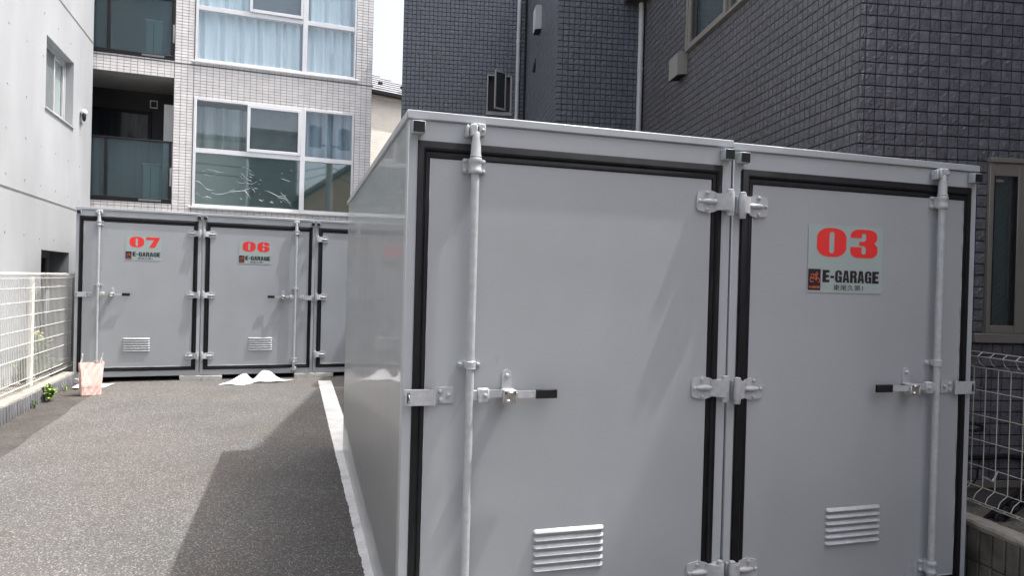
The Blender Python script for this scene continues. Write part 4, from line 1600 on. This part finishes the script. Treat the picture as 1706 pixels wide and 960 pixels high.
q.box(.0265, .2335, -.03, 0, z0 + .06, z0 + .095, .003)
sw = q.build('sash', M['grey_alu'], w)
sw.location = (s0 + .125, AY - .16, 0)
sw.rotation_euler = (0, 0, R(34))
q = MB()
q.box(.0265, .2335, -.018, -.012, z0 + .0955, z1 + .0145)
q.build('pane', M['frosted_dark'], sw)

# ------------------------------------------------------------------ cream house in the gap
ch = thing('cream_house', 'cream house with grey slate roof in the gap between the buildings', 'house', (1.2, 15.0, 0), R(20))
k = MB()
k.box(-4, 2.2, 0, 6, -.1, 6.02)
k.build('wall', M['cream'], ch)
k = MB()
ex0, ex1, ey0, ey1, ez, hz_ = -4.3, 2.6, -.10, 6.4, 6.16, 1.55
k.add([(ex0, ey0, ez), (ex1, ey0, ez), (ex1, ey1, ez), (ex0, ey1, ez), (ex0 + 3.2, 3.0, ez + hz_), (.0, 3.0, ez + hz_)],
      [(0, 1, 5, 4), (1, 2, 5), (2, 3, 4, 5), (3, 0, 4), (0, 3, 2, 1)])
rf = k.build('roof', M['slate'], ch, smooth=False)
k = MB()
for i in range(1, 12):
    t = i / 12
    a, b = Vector((ex0, ey0, ez)).lerp(Vector((ex0 + 3.2, 3, ez + hz_)), t), Vector((ex1, ey0, ez)).lerp(Vector((0, 3, ez + hz_)), t)
    k.add([a + Vector((0, -.02, .002)), b + Vector((0, -.02, .002)), b + Vector((0, -.02, .022)), a + Vector((0, -.02, .022)), a + Vector((0, .25, .115)), b + Vector((0, .25, .115))],
          [(0, 1, 2, 3), (3, 2, 5, 4)])
k.build('shingle_course', M['slate'], rf, smooth=False)
k = MB()
k.box(ex0, ex1, ey0 - .08, ey0 + .02, ez - .09, ez + .01, .01)
k.build('gutter', M['dark_frame'], ch)
k = MB()
k.box(ex0 + .1, ex1 - .1, ey0 + .03, .0, ez - .16, ez - .091)
k.build('eave_board', M['cream'], ch)
gm = MB().box(-.05, .05, -.03, .03, 0, .06).mesh('snow_guard', M['dark_frame'])
for i in range(9):
    link('snow_guard', gm, rf, loc=(-3.4 + .62 * i, .12, ez + .24))

# ------------------------------------------------------------------ right-hand block wall, fence and the clutter behind it
RF = R(83)
bwl = thing('block_wall', 'low weathered ribbed block wall with rough mortar top, right of container 03', 'wall', (3.0, 0, 0), RF)
k = MB()
k.box(-3.2, 4.6, -.10, -.006, -.1, .318)
k.build('wall_core', M['groove'], bwl)
random.seed(3)
bm_ = []
for q in range(5):
    k = MB()
    k.box(-.0355, .0355, -.02, .012 + random.uniform(-.003, .003), 0, .168, .004)
    me = k.mesh('block', M['dark_block'])
    bm_.append(me)
for row, zb in enumerate((-.022, .152)):
    for i in range(66):
        s = -2.15 + .0785 * i
        link('block', random.choice(bm_), bwl, loc=(s, 0, zb + random.uniform(-.002, .002)))
k = MB()
n = 110
for i in range(n + 1):
    s = -3.2 + 7.8 * i / n
    w = random.uniform(-.006, .006)
    zt = .351 + random.uniform(-.005, .004)
    k.v += [(s, -.11, .3215), (s, -.10 + w, zt - .004), (s, .010 + w, zt), (s, .017 + w, zt - .012), (s, .014 + w, .3215 + random.uniform(-.004, .0))]
for i in range(n):
    for j in range(4):
        k.f.append((5 * i + j, 5 * i + j + 1, 5 * i + 6 + j, 5 * i + 5 + j))
k.build('mortar_cap', M['cap_concrete'], bwl)

rf_ = thing('mesh_fence', 'cream wire mesh fence with curled top on the low block wall, right of container 03', 'fence', (3.0, 0, 0), RF)
mesh_fence(rf_, -1.64, 1.81, .455, 1.238, .075, [1.037, .908, .778, .645], M['wire2'], M['wire2'], [1.2], .0024, .0024, .072, 1, -1)

k = MB()
k.quad((2.95, -2.5, .05), (3.45, 4, .05), (4.2, 4, .05), (4.6, -2.5, .05))
k.build('side_path', M['soil'], kind='structure')


def dpt(xl, yl, z):
    c, s = math.cos(DH), math.sin(DH)
    return (3.222 + xl * c - yl * s, 1.188 + xl * s + yl * c, z)


# black plastic strip with round studs lying at the foot of the house
bs = thing('plastic_strip', 'black plastic strip with round ring studs leaning behind the mesh fence', 'plastic strip', dpt(.80, -.30, .025), DH)
bs.rotation_euler = (0, R(-37), DH)
k = MB()
k.box(-.03, .62, .004, .018, -.048, .048, .004)
k.box(-.03, .62, -.012, .018, .040, .052, .002)
k.box(-.03, .62, -.012, .018, -.052, -.040, .002)
k.build('strip', M['plastic'], bs)
for i in range(9):
    k = MB()
    k.lathe([(.031, .003), (.031, -.014), (.024, -.016), (.022, -.002), (.011, -.002), (.010, -.016), (.004, -.016)], (.02 + .067 * i, 0, -.002 if i % 2 else .004), 'y', 16)
    k.build('ring_stud', M['ring'], bs)
hs = thing('black_band', 'black hose running low along the dark house wall behind the fence', 'band', dpt(.70, -.025, .405), DH)  # black round tube laid where a dark band crosses the tiles
k = MB()
k.tube([(i * .06, .004 * math.sin(i * 1.7), .006 * math.sin(i * 1.1)) for i in range(17)], .019, 8)
k.build('tube', M['plastic'], hs)
hl = thing('steel_lever', 'bright steel lever bracket lying against the dark house wall', 'lever', dpt(.985, -.06, .25), DH)
k = MB()
k.tube([(-.05, -.02, .03), (-.02, -.03, .018), (.012, -.035, 0)], [.011, .013, .010], 8)
k.tube([(.012, -.035, 0), (.035, -.03, .022), (.06, -.02, .055), (.08, -.01, .07)], [.010, .009, .006, .003], 8)
k.build('bracket', M['dull_steel'], hl)
cb = thing('black_handgrip', 'curved black hook sticking out behind the edge of container 03', 'handgrip', dpt(.86, -.06, .61), DH)  # curved handle grip; what it belongs to is hidden
k = MB()
k.tube([(-.07, -.02, .045), (-.02, -.05, .045), (.03, -.06, .030), (.055, -.05, .012), (.06, -.03, .0)], [.012, .012, .011, .011, .010], 8)
k.tube([(-.07, -.02, -.01), (-.01, -.045, -.005), (.05, -.05, .005), (.06, -.03, 0)], [.008, .012, .014, .010], 8)
k.build('grip', M['plastic'], cb)
cbl = thing('black_cable', 'black cable drooping against the dark house wall behind the fence', 'cable', dpt(.745, -.03, .265), DH)
k = MB()
k.tube([(.0, -.03, -.02), (.06, -.04, -.045), (.13, -.04, -.035), (.17, -.03, .005), (.18, -.02, .06)], .006, 6)
k.build('cord', M['plastic'], cbl)

# ------------------------------------------------------------------ what the windows mirror: a pole and a brown house across the street
up = thing('utility_pole', 'grey concrete utility pole with two transformers across the street, mirrored in the bay windows', 'utility pole', (3.0, -6.8, 0))
k = MB()
k.lathe([(.17, 0), (.11, 11.2)], (0, 0, 0), 'z', 14)
k.build('shaft', M['pole'], up)
for sx in (-.62, .62):
    k = MB()
    k.lathe([(.24, -.45), (.26, -.40), (.26, .40), (.2, .46), (.06, .5)], (sx, 0, 7.6), 'z', 14)
    k.box(min(sx, 0), max(sx, 0), -.04, .04, 7.2, 7.28)
    k.build('transformer', M['pole'], up)
k = MB()
k.box(-.9, .9, -.05, .05, 10.2, 10.3)
k.box(-.8, .8, -.05, .05, 9.2, 9.28)
k.build('cross_arm', M['pole'], up)
for z0, sag in ((10.3, .5), (9.3, .6), (6.4, .4), (6.1, .5)):
    k = MB()
    k.tube([(-14 + 1.4 * i, -.3 * i / 10, z0 - sag * (1 - ((i - 10) / 10) ** 2) * (1 if i != 10 else 0)) for i in range(21)], .018, 5)
    k.build('wire', M['plastic'], up)
bh_ = thing('brown_house', 'brown gabled house across the street, mirrored in the bay windows', 'house', (7.1, -13.5, 0), R(4))
k = MB()
k.prism([(-4.6, 0), (4.6, 0), (4.6, 5.2), (0, 8.4), (-4.6, 5.2)], 'y', -4, 3)
k.build('wall', M['brown'], bh_)
k = MB()
k.prism([(-5.0, 5.05), (0, 8.55), (5.0, 5.05), (5.0, 5.25), (0, 8.8), (-5.0, 5.25)], 'y', -4.3, 3.3)
k.build('roof', M['roof_dark'], bh_)

ph_ = thing('pale_house', 'pale grey house across the street, mirrored in the left bay window', 'house', (-1.7, -13.6, 0), R(2))
k = MB()
k.box(-1.9, 1.7, -5, 0, 0, 8.2)
k.build('wall', M['pale_wall'], ph_)
k = MB()
k.box(-2.1, 1.9, -5.2, .2, 8.2, 8.45, .02)
k.build('roof', M['roof_dark'], ph_)
for x, z in ((-1.0, 1.6), (.6, 1.6)):
    k = MB()
    k.box(x - .4, x + .4, .0, .05, z, z + 1.1, .01)
    k.build('window', M['film_sheet'], ph_)
dk_ = thing('dark_house', 'dark grey house across the street, mirrored in the middle of the bay window', 'house', (1.25, -12.6, 0), R(2))
k = MB()
k.box(-1.1, 1.1, -5, 0, 0, 8.6)
k.build('wall', M['tile_dark'], dk_)
k = MB()
k.box(-1.2, 1.2, -5.1, .1, 8.6, 8.8, .02)
k.build('roof', M['roof_dark'], dk_)
